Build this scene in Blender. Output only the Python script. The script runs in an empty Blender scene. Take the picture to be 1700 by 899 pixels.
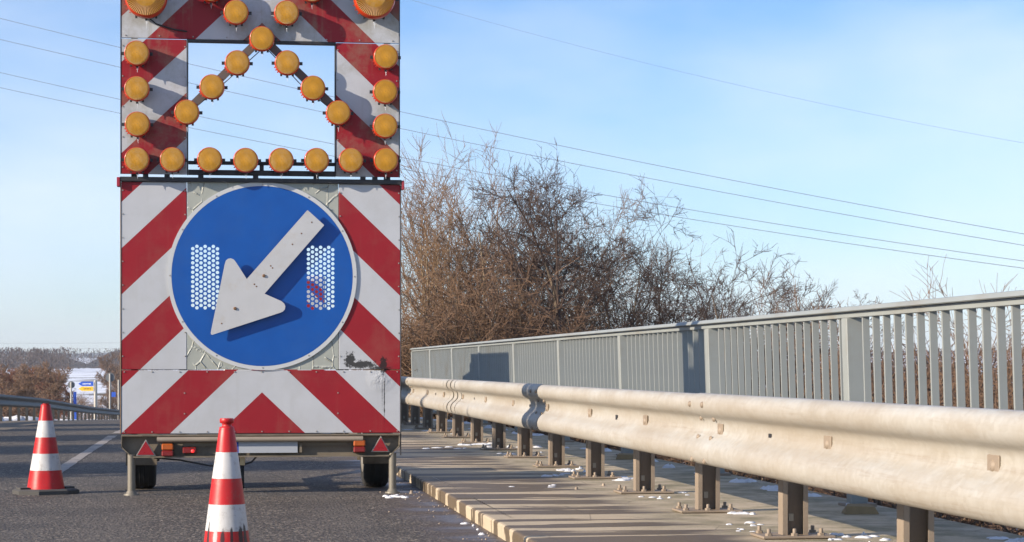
import bpy, bmesh, math, random
from mathutils import Vector, Matrix, noise
from mathutils.geometry import delaunay_2d_cdt
R = math.radians
SC = bpy.context.scene
COL = SC.collection

# ------------------------------------------------------------------ camera
F = 3482.0
EYE = 1.014
TH = math.atan(485.0/F)
cam_d = bpy.data.cameras.new('camera')
cam = bpy.data.objects.new('camera', cam_d); COL.objects.link(cam)
cam.location = (0, 0, EYE)
cam.rotation_euler = (R(90), 0, -TH)
cam_d.sensor_width = 36; cam_d.lens = 36*F/1700
cam_d.shift_y = (608-449.5)/1700
cam_d.clip_start = .1; cam_d.clip_end = 9000
cam_d.dof.use_dof = True; cam_d.dof.focus_distance = 16.0; cam_d.dof.aperture_fstop = 13
SC.camera = cam

# ------------------------------------------------------------------ light
SUN_AZ, SUN_EL = 70.0, 20.0       # light travels towards +Y turned SUN_AZ to the right
sun_d = bpy.data.lights.new('sun', 'SUN'); sun = bpy.data.objects.new('sun', sun_d); COL.objects.link(sun)
sun_d.energy = 5.0; sun_d.angle = R(.5); sun_d.color = (1, .86, .70)
dirv = Vector((math.sin(R(SUN_AZ))*math.cos(R(SUN_EL)), math.cos(R(SUN_AZ))*math.cos(R(SUN_EL)), -math.sin(R(SUN_EL))))
sun.rotation_euler = dirv.to_track_quat('-Z', 'Y').to_euler()
W = bpy.data.worlds.new('World'); SC.world = W; W.use_nodes = True
nt = W.node_tree; nd = nt.nodes; bg = nd['Background']
sky = nd.new('ShaderNodeTexSky'); sky.sky_type = 'NISHITA'; sky.sun_disc = False
sky.sun_elevation = R(SUN_EL); sky.sun_rotation = R(SUN_AZ+180)
sky.air_density = 1.0; sky.dust_density = 0.1; sky.ozone_density = 4.0; sky.altitude = 100
tc = nd.new('ShaderNodeTexCoord')
mp = nd.new('ShaderNodeMapping'); mp.inputs['Scale'].default_value = (2.2, 2.2, 6.0); mp.inputs['Rotation'].default_value = (0.1, -.25, 0)
mp.inputs['Location'].default_value = (.35, .1, .2)
nz = nd.new('ShaderNodeTexNoise'); nz.inputs['Scale'].default_value = 1.6; nz.inputs['Detail'].default_value = 5; nz.inputs['Roughness'].default_value = .5
cr = nd.new('ShaderNodeValToRGB'); cr.color_ramp.elements[0].position = .40; cr.color_ramp.elements[1].position = .74
cr.color_ramp.elements[1].color = (.6, .6, .6, 1)
cr.color_ramp.elements[0].color = (0, 0, 0, 1)
mx = nd.new('ShaderNodeMix'); mx.data_type = 'RGBA'
mx.inputs[7].default_value = (6.6, 6.9, 7.6, 1)
nt.links.new(tc.outputs['Generated'], mp.inputs[0]); nt.links.new(mp.outputs[0], nz.inputs[0]); nt.links.new(nz.outputs[0], cr.inputs[0])
nt.links.new(cr.outputs[0], mx.inputs[0]); 
tint = nd.new('ShaderNodeMix'); tint.data_type = 'RGBA'; tint.blend_type = 'MULTIPLY'; tint.inputs[0].default_value = 1; tint.inputs[7].default_value = (.92, 1.0, 1.19, 1)
nt.links.new(sky.outputs[0], tint.inputs[6]); nt.links.new(tint.outputs[2], mx.inputs[6]); nt.links.new(mx.outputs[2], bg.inputs[0])
bg.inputs[1].default_value = .095
SC.view_settings.view_transform = 'Standard'; SC.view_settings.look = 'None'
SC.view_settings.exposure = 0.78; SC.view_settings.gamma = 1
SC.view_settings.use_curve_mapping = False
SC.cycles.max_bounces = 6; SC.cycles.diffuse_bounces = 3; SC.cycles.glossy_bounces = 3; SC.cycles.transparent_max_bounces = 8
SC.cycles.volume_bounces = 0

# ------------------------------------------------------------------ helpers
def ray(px, py, D):
    """world point seen at photograph pixel (px,py) at depth D along the view axis"""
    X = (px-850)/F*D
    return Vector((X*math.cos(TH)+D*math.sin(TH), -X*math.sin(TH)+D*math.cos(TH), EYE-(py-608)/F*D))
def tag(o, label=None, cat=None, group=None, kind=None):
    if label: o['label'] = label
    if cat: o['category'] = cat
    if group: o['group'] = group
    if kind: o['kind'] = kind
    return o
def empty(name, loc, label, cat, group=None, rz=0):
    o = bpy.data.objects.new(name, None); COL.objects.link(o); o.location = loc; o.rotation_euler = (0, 0, rz)
    o.empty_display_size = .2
    return tag(o, label, cat, group)
def copy_tree(o, parent=None):
    kids = list(o.children)
    c = o.copy(); COL.objects.link(c); c.parent = parent
    for k in kids: copy_tree(k, c)
    return c
class MB:
    def __init__(s): s.v = []; s.f = []; s.m = []; s.sm = []
    def add(s, vs, fs, mi=0, smooth=False):
        b = len(s.v); s.v += [tuple(v) for v in vs]
        for f in fs: s.f.append(tuple(b+i for i in f)); s.m.append(mi); s.sm.append(smooth)
    def box(s, x0, x1, y0, y1, z0, z1, mi=0, bev=0):
        if bev:
            # chamfered box: vertical outline octagon per axis is overkill; chamfer all via inset prism
            b = min(bev, (x1-x0)/3, (y1-y0)/3, (z1-z0)/3)
            lv = []
            for (zz, ins) in ((z0, b), (z0+b, 0), (z1-b, 0), (z1, b)):
                xa, xb, ya, yb = x0+ins, x1-ins, y0+ins, y1-ins
                c = b if ins == 0 else b*.5
                lv.append([(xa+c, ya, zz), (xb-c, ya, zz), (xb, ya+c, zz), (xb, yb-c, zz), (xb-c, yb, zz), (xa+c, yb, zz), (xa, yb-c, zz), (xa, ya+c, zz)])
            vs = sum(lv, []); fs = [tuple(range(7, -1, -1)), tuple(range(24, 32))]
            for k in range(3):
                for i in range(8):
                    j = (i+1) % 8; fs.append((k*8+i, k*8+j, k*8+8+j, k*8+8+i))
            s.add(vs, fs, mi); return s
        s.add([(x0,y0,z0),(x1,y0,z0),(x1,y1,z0),(x0,y1,z0),(x0,y0,z1),(x1,y0,z1),(x1,y1,z1),(x0,y1,z1)],
              [(0,3,2,1),(4,5,6,7),(0,1,5,4),(1,2,6,5),(2,3,7,6),(3,0,4,7)], mi); return s
    def tube(s, p0, p1, r0, r1=None, n=10, mi=0, cap=True, smooth=True):
        r1 = r0 if r1 is None else r1
        p0 = Vector(p0); p1 = Vector(p1); d = (p1-p0).normalized()
        a = d.orthogonal().normalized(); b = d.cross(a)
        vs = [p0+(a*math.cos(t)+b*math.sin(t))*r0 for t in [2*math.pi*i/n for i in range(n)]]
        vs += [p1+(a*math.cos(t)+b*math.sin(t))*r1 for t in [2*math.pi*i/n for i in range(n)]]
        s.add(vs, [(i, (i+1) % n, n+(i+1) % n, n+i) for i in range(n)], mi, smooth)
        if cap: s.add(vs, [tuple(range(n-1, -1, -1)), tuple(range(n, 2*n))], mi)
        return s
    def path(s, pts, rs, n=6, mi=0):
        pts = [Vector(p) for p in pts]; vs = []; a = None
        for i, p in enumerate(pts):
            d = (pts[min(i+1, len(pts)-1)]-pts[max(i-1, 0)])
            if d.length < 1e-9: d = Vector((0, 0, 1))
            d.normalize()
            if a is None: a = d.orthogonal().normalized()
            else:
                a = a-d*a.dot(d)
                a = a.normalized() if a.length > 1e-6 else d.orthogonal().normalized()
            b = d.cross(a); r = rs[i] if hasattr(rs, '__len__') else rs
            for k in range(n):
                t = 2*math.pi*k/n; vs.append(p+(a*math.cos(t)+b*math.sin(t))*r)
        fs = []
        for i in range(len(pts)-1):
            for k in range(n):
                fs.append((i*n+k, i*n+(k+1) % n, (i+1)*n+(k+1) % n, (i+1)*n+k))
        s.add(vs, fs, mi, True); return s
    def lathe(s, prof, c=(0,0,0), axis='z', n=24, mi=0, capa=True, capb=True, smooth=True):
        vs = []; cx, cy, cz = c
        for (r, h) in prof:
            for k in range(n):
                t = 2*math.pi*k/n; u, v = r*math.cos(t), r*math.sin(t)
                vs.append((cx+u, cy+v, cz+h) if axis == 'z' else ((cx+u, cy+h, cz+v) if axis == 'y' else (cx+h, cy+u, cz+v)))
        fs = []
        for i in range(len(prof)-1):
            for k in range(n): fs.append((i*n+k, i*n+(k+1) % n, (i+1)*n+(k+1) % n, (i+1)*n+k))
        s.add(vs, fs, mi, smooth)
        cp = []
        if capa: cp.append(tuple(range(n-1, -1, -1)))
        if capb: m = (len(prof)-1)*n; cp.append(tuple(range(m, m+n)))
        if cp: s.add(vs, cp, mi)
        return s
    def prism(s, poly, y0, y1, mi=0):
        """poly in (x,z), extruded along y"""
        n = len(poly); vs = [(x, y0, z) for x, z in poly]+[(x, y1, z) for x, z in poly]
        fs = [tuple(range(n)), tuple(range(2*n-1, n-1, -1))]+[(i, n+i, n+(i+1) % n, (i+1) % n) for i in range(n)]
        s.add(vs, fs, mi); return s
    def build(s, name, mats, parent=None, loc=None, fix=True):
        me = bpy.data.meshes.new(name); me.from_pydata(s.v, [], s.f)
        mats = mats if isinstance(mats, (list, tuple)) else [mats]
        for m in mats: me.materials.append(m)
        me.polygons.foreach_set('material_index', s.m); me.polygons.foreach_set('use_smooth', s.sm)
        if fix:
            bm = bmesh.new(); bm.from_mesh(me); bmesh.ops.recalc_face_normals(bm, faces=bm.faces); bm.to_mesh(me); bm.free()
        me.update()
        o = bpy.data.objects.new(name, me); COL.objects.link(o)
        if parent: o.parent = parent
        if loc: o.location = loc
        return o

# ------------------------------------------------------------------ materials
class NB:
    """small node builder"""
    def __init__(s, name):
        s.m = bpy.data.materials.new(name); s.m.use_nodes = True; s.t = s.m.node_tree; s.n = s.t.nodes
        s.p = s.n['Principled BSDF']; s.tc = s.n.new('ShaderNodeTexCoord'); s.obj = s.tc.outputs['Object']
    def link(s, a, b): s.t.links.new(a, b)
    def val(s, sock, v):
        if hasattr(v, 'links') or hasattr(v, 'is_output'): s.link(v, sock)
        else: sock.default_value = v
    def math(s, op, a, b=0.0, c=None, clamp=False):
        n = s.n.new('ShaderNodeMath'); n.operation = op; n.use_clamp = clamp
        s.val(n.inputs[0], a); s.val(n.inputs[1], b)
        if c is not None: s.val(n.inputs[2], c)
        return n.outputs[0]
    def mapping(s, scale=(1,1,1), rot=(0,0,0), loc=(0,0,0), src=None):
        n = s.n.new('ShaderNodeMapping'); n.inputs['Scale'].default_value = scale; n.inputs['Rotation'].default_value = rot; n.inputs['Location'].default_value = loc
        s.link(src or s.obj, n.inputs[0]); return n.outputs[0]
    def noise(s, scale=5, detail=4, rough=.55, vec=None, dist=0):
        n = s.n.new('ShaderNodeTexNoise'); n.inputs['Scale'].default_value = scale; n.inputs['Detail'].default_value = detail
        n.inputs['Roughness'].default_value = rough; n.inputs['Distortion'].default_value = dist
        s.link(vec or s.obj, n.inputs[0]); return n.outputs[0]
    def voro(s, scale=5, feature='F1', vec=None, out=0):
        n = s.n.new('ShaderNodeTexVoronoi'); n.feature = feature; n.inputs['Scale'].default_value = scale
        s.link(vec or s.obj, n.inputs[0]); return n.outputs[out]
    def ramp(s, fac, a, b, ca=(0,0,0,1), cb=(1,1,1,1)):
        n = s.n.new('ShaderNodeValToRGB'); e = n.color_ramp.elements
        e[0].position = a; e[1].position = b; e[0].color = ca if len(ca) == 4 else (*ca, 1); e[1].color = cb if len(cb) == 4 else (*cb, 1)
        s.link(fac, n.inputs[0]); return n.outputs[0]
    def mix(s, fac, a, b, mode='MIX'):
        n = s.n.new('ShaderNodeMix'); n.data_type = 'RGBA'; n.blend_type = mode
        s.val(n.inputs[0], fac)
        for sock, v in ((n.inputs[6], a), (n.inputs[7], b)):
            if isinstance(v, tuple): sock.default_value = v if len(v) == 4 else (*v, 1)
            else: s.link(v, sock)
        return n.outputs[2]
    def bump(s, h, strength=.3, dist=.01, prev=None):
        n = s.n.new('ShaderNodeBump'); n.inputs['Strength'].default_value = strength; n.inputs['Distance'].default_value = dist
        s.link(h, n.inputs['Height'])
        if prev is not None: s.link(prev, n.inputs['Normal'])
        return n.outputs[0]
    def sep(s, src=None):
        n = s.n.new('ShaderNodeSeparateXYZ'); s.link(src or s.obj, n.inputs[0]); return n.outputs
    def done(s, col=None, rough=None, metal=None, normal=None, spec=None, coat=None):
        for nme, v in (('Base Color', col), ('Roughness', rough), ('Metallic', metal), ('Normal', normal), ('Specular IOR Level', spec), ('Coat Weight', coat)):
            if v is None: continue
            sk = s.p.inputs[nme]
            if isinstance(v, tuple): sk.default_value = v if len(v) == 4 else (*v, 1)
            elif isinstance(v, (int, float)): sk.default_value = v
            else: s.link(v, sk)
        return s.m
def simple(name, c, rough=.6, metal=0, var=.25, sc=6, bump=.1, dirt=None, spec=.5, dirt_amt=.5):
    b = NB(name); n = b.noise(sc, 5)
    c2 = tuple(x*(1-var) for x in c); col = b.mix(n, (*c2, 1), (*[min(1, x*(1+var)) for x in c], 1))
    if dirt:
        d = b.ramp(b.noise(sc*.6, 6, .65), .5, .7); col = b.mix(b.math('MULTIPLY', d, dirt_amt), col, (*dirt, 1))
    nm = b.bump(b.noise(sc*8, 3), bump, .004)
    return b.done(col, b.math('ADD', b.math('MULTIPLY', n, .2), rough-.1), metal, nm, spec)

def m_stripes(name, z0, period, slope=.955, soot=False, hw=1.1, phase=0, dirt_shade=.3):
    b = NB(name); x, y, z = b.sep()
    ax = b.math('ABSOLUTE', x)
    # s grows downwards and towards the middle
    sv = b.math('ADD', b.math('SUBTRACT', z0, z), b.math('MULTIPLY', b.math('SUBTRACT', hw, ax), slope))
    k = b.math('FLOORED_MODULO', b.math('ADD', sv, phase), period)
    red = b.math('LESS_THAN', k, period/2)
    n1 = b.noise(3.5, 6, .6); n2 = b.noise(130, 2)
    white = b.mix(n1, (.37, .39, .415, 1), (.48, .50, .53, 1)); white = b.mix(b.math('MULTIPLY', n2, .15), white, (.36, .38, .4, 1))
    redc = b.mix(n1, (.20, .005, .012, 1), (.285, .009, .017, 1)); redc = b.mix(b.math('MULTIPLY', n2, .2), redc, (.22, .01, .015, 1))
    col = b.mix(red, white, redc)
    # grime, on the upper board mixed with painted shade: drips downwards and blotches
    dr = b.ramp(b.noise(1, 5, .65, b.mapping((14, 1, .9))), .55, .78)
    bl = b.ramp(b.noise(2.3, 7, .7), .48, .72)
    g = b.math('MULTIPLY', b.math('ADD', b.math('MULTIPLY', dr, .35), b.math('MULTIPLY', bl, .65)), dirt_shade)
    col = b.mix(g, col, (.20, .18, .12, 1))
    nm = b.bump(b.noise(6, 3), .25, .004)
    nm = b.bump(b.noise(90, 2), .1, .002, nm)
    if soot:
        def blob(cx, cz, rx, rz, pw):
            dx = b.math('DIVIDE', b.math('SUBTRACT', x, cx), rx); dz = b.math('DIVIDE', b.math('SUBTRACT', z, cz), rz)
            d = b.math('SQRT', b.math('ADD', b.math('MULTIPLY', dx, dx), b.math('MULTIPLY', dz, dz)))
            nn = b.noise(34, 7, .72)
            v = b.math('SUBTRACT', b.math('ADD', 1.0, b.math('MULTIPLY', b.math('SUBTRACT', nn, .5), 3.0)), d)
            return b.math('MULTIPLY', v, pw, clamp=True)
        s1 = blob(.695, 1.065, .045, .065, 4); s2 = blob(.79, 1.03, .14, .034, 3); s3 = blob(.965, 1.02, .035, .07, 4); s5 = blob(.93, 1.0, .11, .02, 2)
        s4 = blob(.972, .76, .006, .25, 1.6); s6 = blob(.955, .8, .004, .14, 1.2)
        st = b.math('MAXIMUM', b.math('MAXIMUM', s1, s2), b.math('MAXIMUM', b.math('MAXIMUM', s3, s4), b.math('MAXIMUM', s5, s6)))
        col = b.mix(b.math('MULTIPLY', st, .93), col, (.012, .011, .01, 1))
        def dent(cx, cz, r):
            dx = b.math('SUBTRACT', x, cx); dz = b.math('SUBTRACT', z, cz)
            d = b.math('SQRT', b.math('ADD', b.math('MULTIPLY', dx, dx), b.math('MULTIPLY', dz, dz)))
            return b.math('MULTIPLY', b.math('SUBTRACT', 1.0, b.math('DIVIDE', d, r)), 1.0, clamp=True)
        h = b.math('ADD', b.math('MULTIPLY', dent(.95, .93, .13), b.noise(26, 4, .6)), b.math('MULTIPLY', dent(.88, .90, .22), .3))
        nm = b.bump(h, .6, .03, nm)
    return b.done(col, .5, 0, nm, .35)

M = {}
M['lower'] = m_stripes('striped_sheeting_lower', 2.4694, .7279, soot=True, phase=.2009)     # y 304 .. 720
M['upper'] = m_stripes('striped_sheeting_upper', 3.7675, .7173, phase=.3587, dirt_shade=1.25)  # heavier grime also darkens the upper board for its partial shade
def m_disc():
    b = NB('blue_reflective_sheet'); n = b.noise(5, 5)
    col = b.mix(n, (.002, .055, .26, 1), (.003, .085, .37, 1))
    col = b.mix(b.math('MULTIPLY', b.ramp(b.noise(2.2, 6, .7), .5, .75), .25), col, (.04, .09, .22, 1))
    return b.done(col, .42, 0, b.bump(b.noise(120, 2), .08, .002), .4)
M['blue'] = m_disc()
M['ring'] = simple('grey_white_ring', (.46, .48, .49), .5, var=.08)
def m_arrowm():
    b = NB('white_arrow_paint'); n = b.noise(6, 6, .6)
    col = b.mix(n, (.38, .39, .40, 1), (.48, .495, .51, 1))
    col = b.mix(b.math('MULTIPLY', b.ramp(b.noise(9, 6, .7), .55, .75), .4), col, (.38, .33, .26, 1))
    return b.done(col, .45, 0, b.bump(b.noise(5, 3), .25, .006), .4)
M['arrow'] = m_arrowm()
def m_peel():
    b = NB('peeling_grey_film')
    v = b.voro(9, 'DISTANCE_TO_EDGE', b.mapping((1, 1, .6), src=None))
    w = b.noise(7, 4, .6)
    e = b.ramp(v, .0, .05, (1,1,1), (0,0,0)); e = b.math('MULTIPLY', e, b.ramp(w, .45, .6))
    col = b.mix(b.noise(4, 5), (.26, .28, .25, 1), (.36, .38, .34, 1)); col = b.mix(b.math('MULTIPLY', e, .5), col, (.5, .52, .48, 1))
    nm = b.bump(e, 1, .012)
    nm = b.bump(b.noise(12, 4), .5, .006, nm)
    return b.done(col, .5, 0, nm)
M['peel'] = m_peel()
M['dark'] = simple('dark_frame_steel', (.035, .035, .038), .5, .3, .3, 10)
M['rust'] = simple('rusty_edge_steel', (.20, .13, .08), .7, .1, .4, 20)
M['redcap'] = simple('red_end_cap', (.28, .01, .03), .5, var=.15)
M['under'] = simple('road_grime_steel', (.155, .13, .095), .7, .1, .35, 7, .3, dirt=(.05, .042, .03), dirt_amt=.8)
M['galv'] = simple('dusty_galvanised_tube', (.36, .34, .30), .5, .45, .2, 12)
M['rubber'] = simple('tyre_rubber', (.02, .02, .02), .85, var=.3, sc=20)
M['blackplastic'] = simple('black_plastic', (.02, .02, .022), .5, var=.2)
M['chromebolt'] = simple('zinc_bolt', (.35, .33, .3), .45, .6, .2, 30)
def m_lens():
    b = NB('amber_lamp_lens')
    info = b.n.new('ShaderNodeObjectInfo')
    n = b.noise(9, 5, .6); x, y, z = b.sep()
    r = b.math('SQRT', b.math('ADD', b.math('MULTIPLY', x, x), b.math('MULTIPLY', z, z)))
    ang = b.math('ARCTAN2', z, x)
    col = b.mix(n, (.32, .145, .003, 1), (.44, .215, .006, 1))
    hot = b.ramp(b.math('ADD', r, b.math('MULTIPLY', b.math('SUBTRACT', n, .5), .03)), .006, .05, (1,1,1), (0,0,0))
    col = b.mix(b.math('MULTIPLY', hot, .6), col, (.62, .30, .015, 1))  # bright hot spot painted into the lens colour as a highlight
    dust = b.ramp(b.noise(16, 6, .7), .42, .75); col = b.mix(b.math('MULTIPLY', dust, b.math('MULTIPLY', info.outputs['Random'], .5)), col, (.46, .36, .22, 1))
    rib = b.math('SINE', b.math('MULTIPLY', ang, 64)); rb = b.math('MULTIPLY', rib, b.math('GREATER_THAN', r, .083))
    rings = b.math('SINE', b.math('MULTIPLY', r, 900))
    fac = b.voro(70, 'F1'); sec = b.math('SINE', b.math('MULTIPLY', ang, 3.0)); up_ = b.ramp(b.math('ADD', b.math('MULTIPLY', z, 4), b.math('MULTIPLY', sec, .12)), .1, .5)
    col = b.mix(b.math('MULTIPLY', up_, .35), col, (.52, .24, .008, 1))  # upper lens painted lighter, like light caught at the top
    edge = b.ramp(r, .080, .094); col = b.mix(b.math('MULTIPLY', edge, .5), col, (.20, .06, .002, 1))
    nm = b.bump(rb, 1.0, .003); nm = b.bump(rings, .3, .0015, nm); nm = b.bump(fac, .35, .003, nm)
    b.p.inputs['Transmission Weight'].default_value = 0.0
    return b.done(col, .4, 0, nm, .4, .12)
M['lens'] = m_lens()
def m_rim():
    b = NB('orange_lens_rim')
    b.p.inputs['Subsurface Weight'].default_value = .25; b.p.inputs['Subsurface Scale'].default_value = .03
    b.p.inputs['Subsurface Radius'].default_value = (1, .25, .05)
    return b.done(b.mix(b.noise(20, 3), (.38, .025, .004, 1), (.5, .05, .005, 1)), .3, 0, None, .5, .4)
M['rim'] = m_rim()
M['amberglass'] = simple('orange_indicator_glass', (.36, .08, .01), .35, var=.25, sc=25)
M['redglass'] = simple('red_lamp_glass', (.17, .012, .012), .35, var=.25, sc=25)
def m_emit(name, c, s):
    b = NB(name); b.p.inputs['Emission Color'].default_value = (*c, 1); b.p.inputs['Emission Strength'].default_value = s
    return b.done(tuple(c), .4)
M['redspot'] = m_emit('glowing_red_spot', (.9, .02, .02), 1.0)
M['redrefl'] = simple('red_reflector', (.26, .008, .014), .3, var=.15, sc=40)
M['plate'] = simple('number_plate_grey', (.34, .37, .41), .45, var=.06)
M['plateblue'] = simple('number_plate_blue', (.01, .06, .4), .4, var=.1)
def m_ice():
    b = NB('clear_ice'); b.p.inputs['Transmission Weight'].default_value = .6; b.p.inputs['IOR'].default_value = 1.31
    return b.done((.9, .95, 1.0), .1)
M['ice'] = m_ice()
def m_cone(marks=False):
    b = NB('sprayed_cone_paint' if marks else 'traffic_cone_paint'); x, y, z = b.sep()
    w1 = b.math('MULTIPLY', b.math('GREATER_THAN', z, .187), b.math('LESS_THAN', z, .320))
    w2 = b.math('MULTIPLY', b.math('GREATER_THAN', z, .450), b.math('LESS_THAN', z, .582))
    w = b.math('MAXIMUM', w1, w2); n = b.noise(9, 6, .6)
    redc = b.mix(n, (.36, .008, .010, 1), (.52, .015, .016, 1)); wh = b.mix(n, (.42, .42, .42, 1), (.58, .58, .57, 1)); gr_ = b.ramp(b.noise(1, 7, .75, b.mapping((16, 16, 5))), .5, .75); wh = b.mix(b.math('MULTIPLY', gr_, .45), wh, (.30, .28, .25, 1)); redc = b.mix(b.math('MULTIPLY', gr_, .35), redc, (.20, .03, .025, 1))
    col = b.mix(w, redc, wh)
    d = b.ramp(b.noise(22, 7, .75), .54, .68); low = b.math('SUBTRACT', 1.1, b.math('MULTIPLY', z, .9), clamp=True)
    col = b.mix(b.math('MULTIPLY', b.math('MULTIPLY', d, low), .6), col, (.14, .09, .07, 1))
    if marks:
        ang = b.math('ARCTAN2', y, x); nn = b.math('MULTIPLY', b.math('SUBTRACT', b.noise(45, 5, .65), .5), 1.6)
        for (px, zc_, hz, w, g) in [(344, .15, .10, .007, .02), (356, .16, .05, .012, .35), (369, .15, .05, .013, .02), (385, .16, .055, .010, .02), (401, .16, .06, .014, .02), (408.5, .15, .085, .010, .02)]:
            r0 = .118; lx = max(-.99, min(.99, (px-376.5)/329/r0)); a0 = -math.pi/2-R(5)+math.asin(lx); wa = w/(r0*max(.25, math.sqrt(1-lx*lx)))
            da = b.math('DIVIDE', b.math('SUBTRACT', ang, a0), wa); dz = b.math('DIVIDE', b.math('SUBTRACT', z, zc_), hz)
            v = b.math('SUBTRACT', b.math('ADD', 1.0, nn), b.math('ADD', b.math('MULTIPLY', da, da), b.math('MULTIPLY', dz, dz)))
            col = b.mix(b.math('MULTIPLY', b.math('MULTIPLY', v, 2.0, clamp=True), .92), col, (g, g, g*1.05, 1))
    return b.done(col, .42, 0, b.bump(b.noise(13, 3), .15, .008), .4)
M['cone'] = m_cone(); M['cone2'] = m_cone(True)
M['conebase'] = simple('recycled_rubber_base', (.06, .058, .055), .85, var=.3, sc=30, bump=.4)
M['spray'] = simple('black_spray_paint', (.02, .02, .022), .6, var=.2)
def m_rail():
    b = NB('dusty_galvanised_rail'); n = b.noise(1.2, 6, .6, b.mapping((3, 1, 3)))
    fine = b.noise(30, 4, .6, b.mapping((1, .6, 1.5)))
    col = b.mix(n, (.285, .257, .205, 1), (.36, .33, .275, 1))
    col = b.mix(b.math('MULTIPLY', fine, .25), col, (.56, .52, .45, 1))
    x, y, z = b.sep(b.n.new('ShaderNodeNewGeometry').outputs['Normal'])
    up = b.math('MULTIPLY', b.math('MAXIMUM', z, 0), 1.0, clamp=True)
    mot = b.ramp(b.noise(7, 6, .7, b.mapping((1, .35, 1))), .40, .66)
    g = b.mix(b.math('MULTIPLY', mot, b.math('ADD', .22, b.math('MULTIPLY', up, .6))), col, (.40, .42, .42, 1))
    sc = b.ramp(b.noise(2.2, 8, .78, b.mapping((1, .22, 7), (0.5, 0, 0))), .54, .68)
    g = b.mix(b.math('MULTIPLY', sc, .65), g, (.24, .19, .135, 1))
    cell = b.sep(b.voro(34, 'F1', out=1)); g = b.mix(b.math('MULTIPLY', cell[0], .22), g, (.55, .54, .50, 1))
    lg = b.noise(.8, 5, .6, b.mapping((1, .8, 3))); g = b.mix(b.math('MULTIPLY', b.ramp(lg, .42, .66), .5), g, (.30, .25, .185, 1))
    nm = b.bump(b.noise(1.6, 3, .5), .3, .02); nm = b.bump(fine, .12, .003, nm)
    return b.done(g, b.math('ADD', .48, b.math('MULTIPLY', mot, .15)), .1, nm, .4)
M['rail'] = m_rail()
M['post'] = simple('dusty_steel_post', (.25, .20, .15), .65, .1, .2, 9, .2, dirt=(.20, .15, .10), dirt_amt=.6)
M['railing'] = simple('grey_painted_railing', (.235, .255, .245), .5, .0, .14, 3, .1, dirt=(.20, .185, .15), dirt_amt=.6)
def m_asph():
    b = NB('worn_asphalt'); 
    v = b.voro(48, 'F1'); n = b.noise(90, 3, .6); big = b.noise(.55, 5, .6); mid = b.noise(3.5, 5, .65)
    col = b.mix(big, (.046, .037, .029, 1), (.074, .061, .048, 1))
    col = b.mix(b.math('MULTIPLY', mid, .35), col, (.045, .04, .037, 1))
    cell = b.voro(52, 'F1', out=1)
    cs = b.sep(cell)
    stone = b.ramp(cs[0], .66, .95); col = b.mix(b.math('MULTIPLY', stone, .8), col, (.34, .29, .23, 1))
    drk = b.ramp(cs[1], .55, .9); col = b.mix(b.math('MULTIPLY', drk, .6), col, (.018, .017, .016, 1))
    # tyre-polished tracks along the road
    x, y, z = b.sep()
    tr = b.ramp(b.noise(1, 4, .6, b.mapping((1.3, .05, 1))), .45, .60); col = b.mix(b.math('MULTIPLY', tr, .5), col, (.105, .092, .078, 1))
    pt = b.ramp(b.noise(.9, 7, .7), .5, .62); col = b.mix(b.math('MULTIPLY', pt, .45), col, (.030, .027, .025, 1))
    # cracks
    cw = b.voro(.55, 'DISTANCE_TO_EDGE', b.mapping((1, .5, 1), src=None)); ck = b.ramp(cw, .0, .012, (1,1,1), (0,0,0)); ck = b.math('MULTIPLY', ck, b.ramp(b.noise(.8, 3), .52, .62))
    col = b.mix(b.math('MULTIPLY', ck, .6), col, (.01, .01, .01, 1))
    # grit and brown dust against the kerb, damp there
    kx = b.math('ADD', x, b.math('MULTIPLY', b.math('SUBTRACT', b.noise(1.8, 5, .6), .5), .7))
    kerb = b.ramp(kx, 1.1, 1.5) if False else b.math('MULTIPLY', b.math('SUBTRACT', kx, 1.12), 3.0, clamp=True)
    kerb = b.math('MULTIPLY', kerb, b.math('LESS_THAN', x, 1.7))
    col = b.mix(b.math('MULTIPLY', kerb, .8), col, (.085, .062, .048, 1))
    damp = b.math('MULTIPLY', b.math('MULTIPLY', kerb, b.ramp(b.noise(1.4, 4, .6), .40, .58)), b.math('LESS_THAN', x, 1.7))
    rough = b.math('SUBTRACT', .78, b.math('MULTIPLY', damp, .42))
    h = b.math('ADD', v, b.math('MULTIPLY', n, .6))
    hb = b.math('MULTIPLY', h, b.math('SUBTRACT', 1.0, b.math('MULTIPLY', kerb, .75)))
    return b.done(col, rough, 0, b.bump(hb, .9, .015), .5)
M['asph'] = m_asph()
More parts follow.
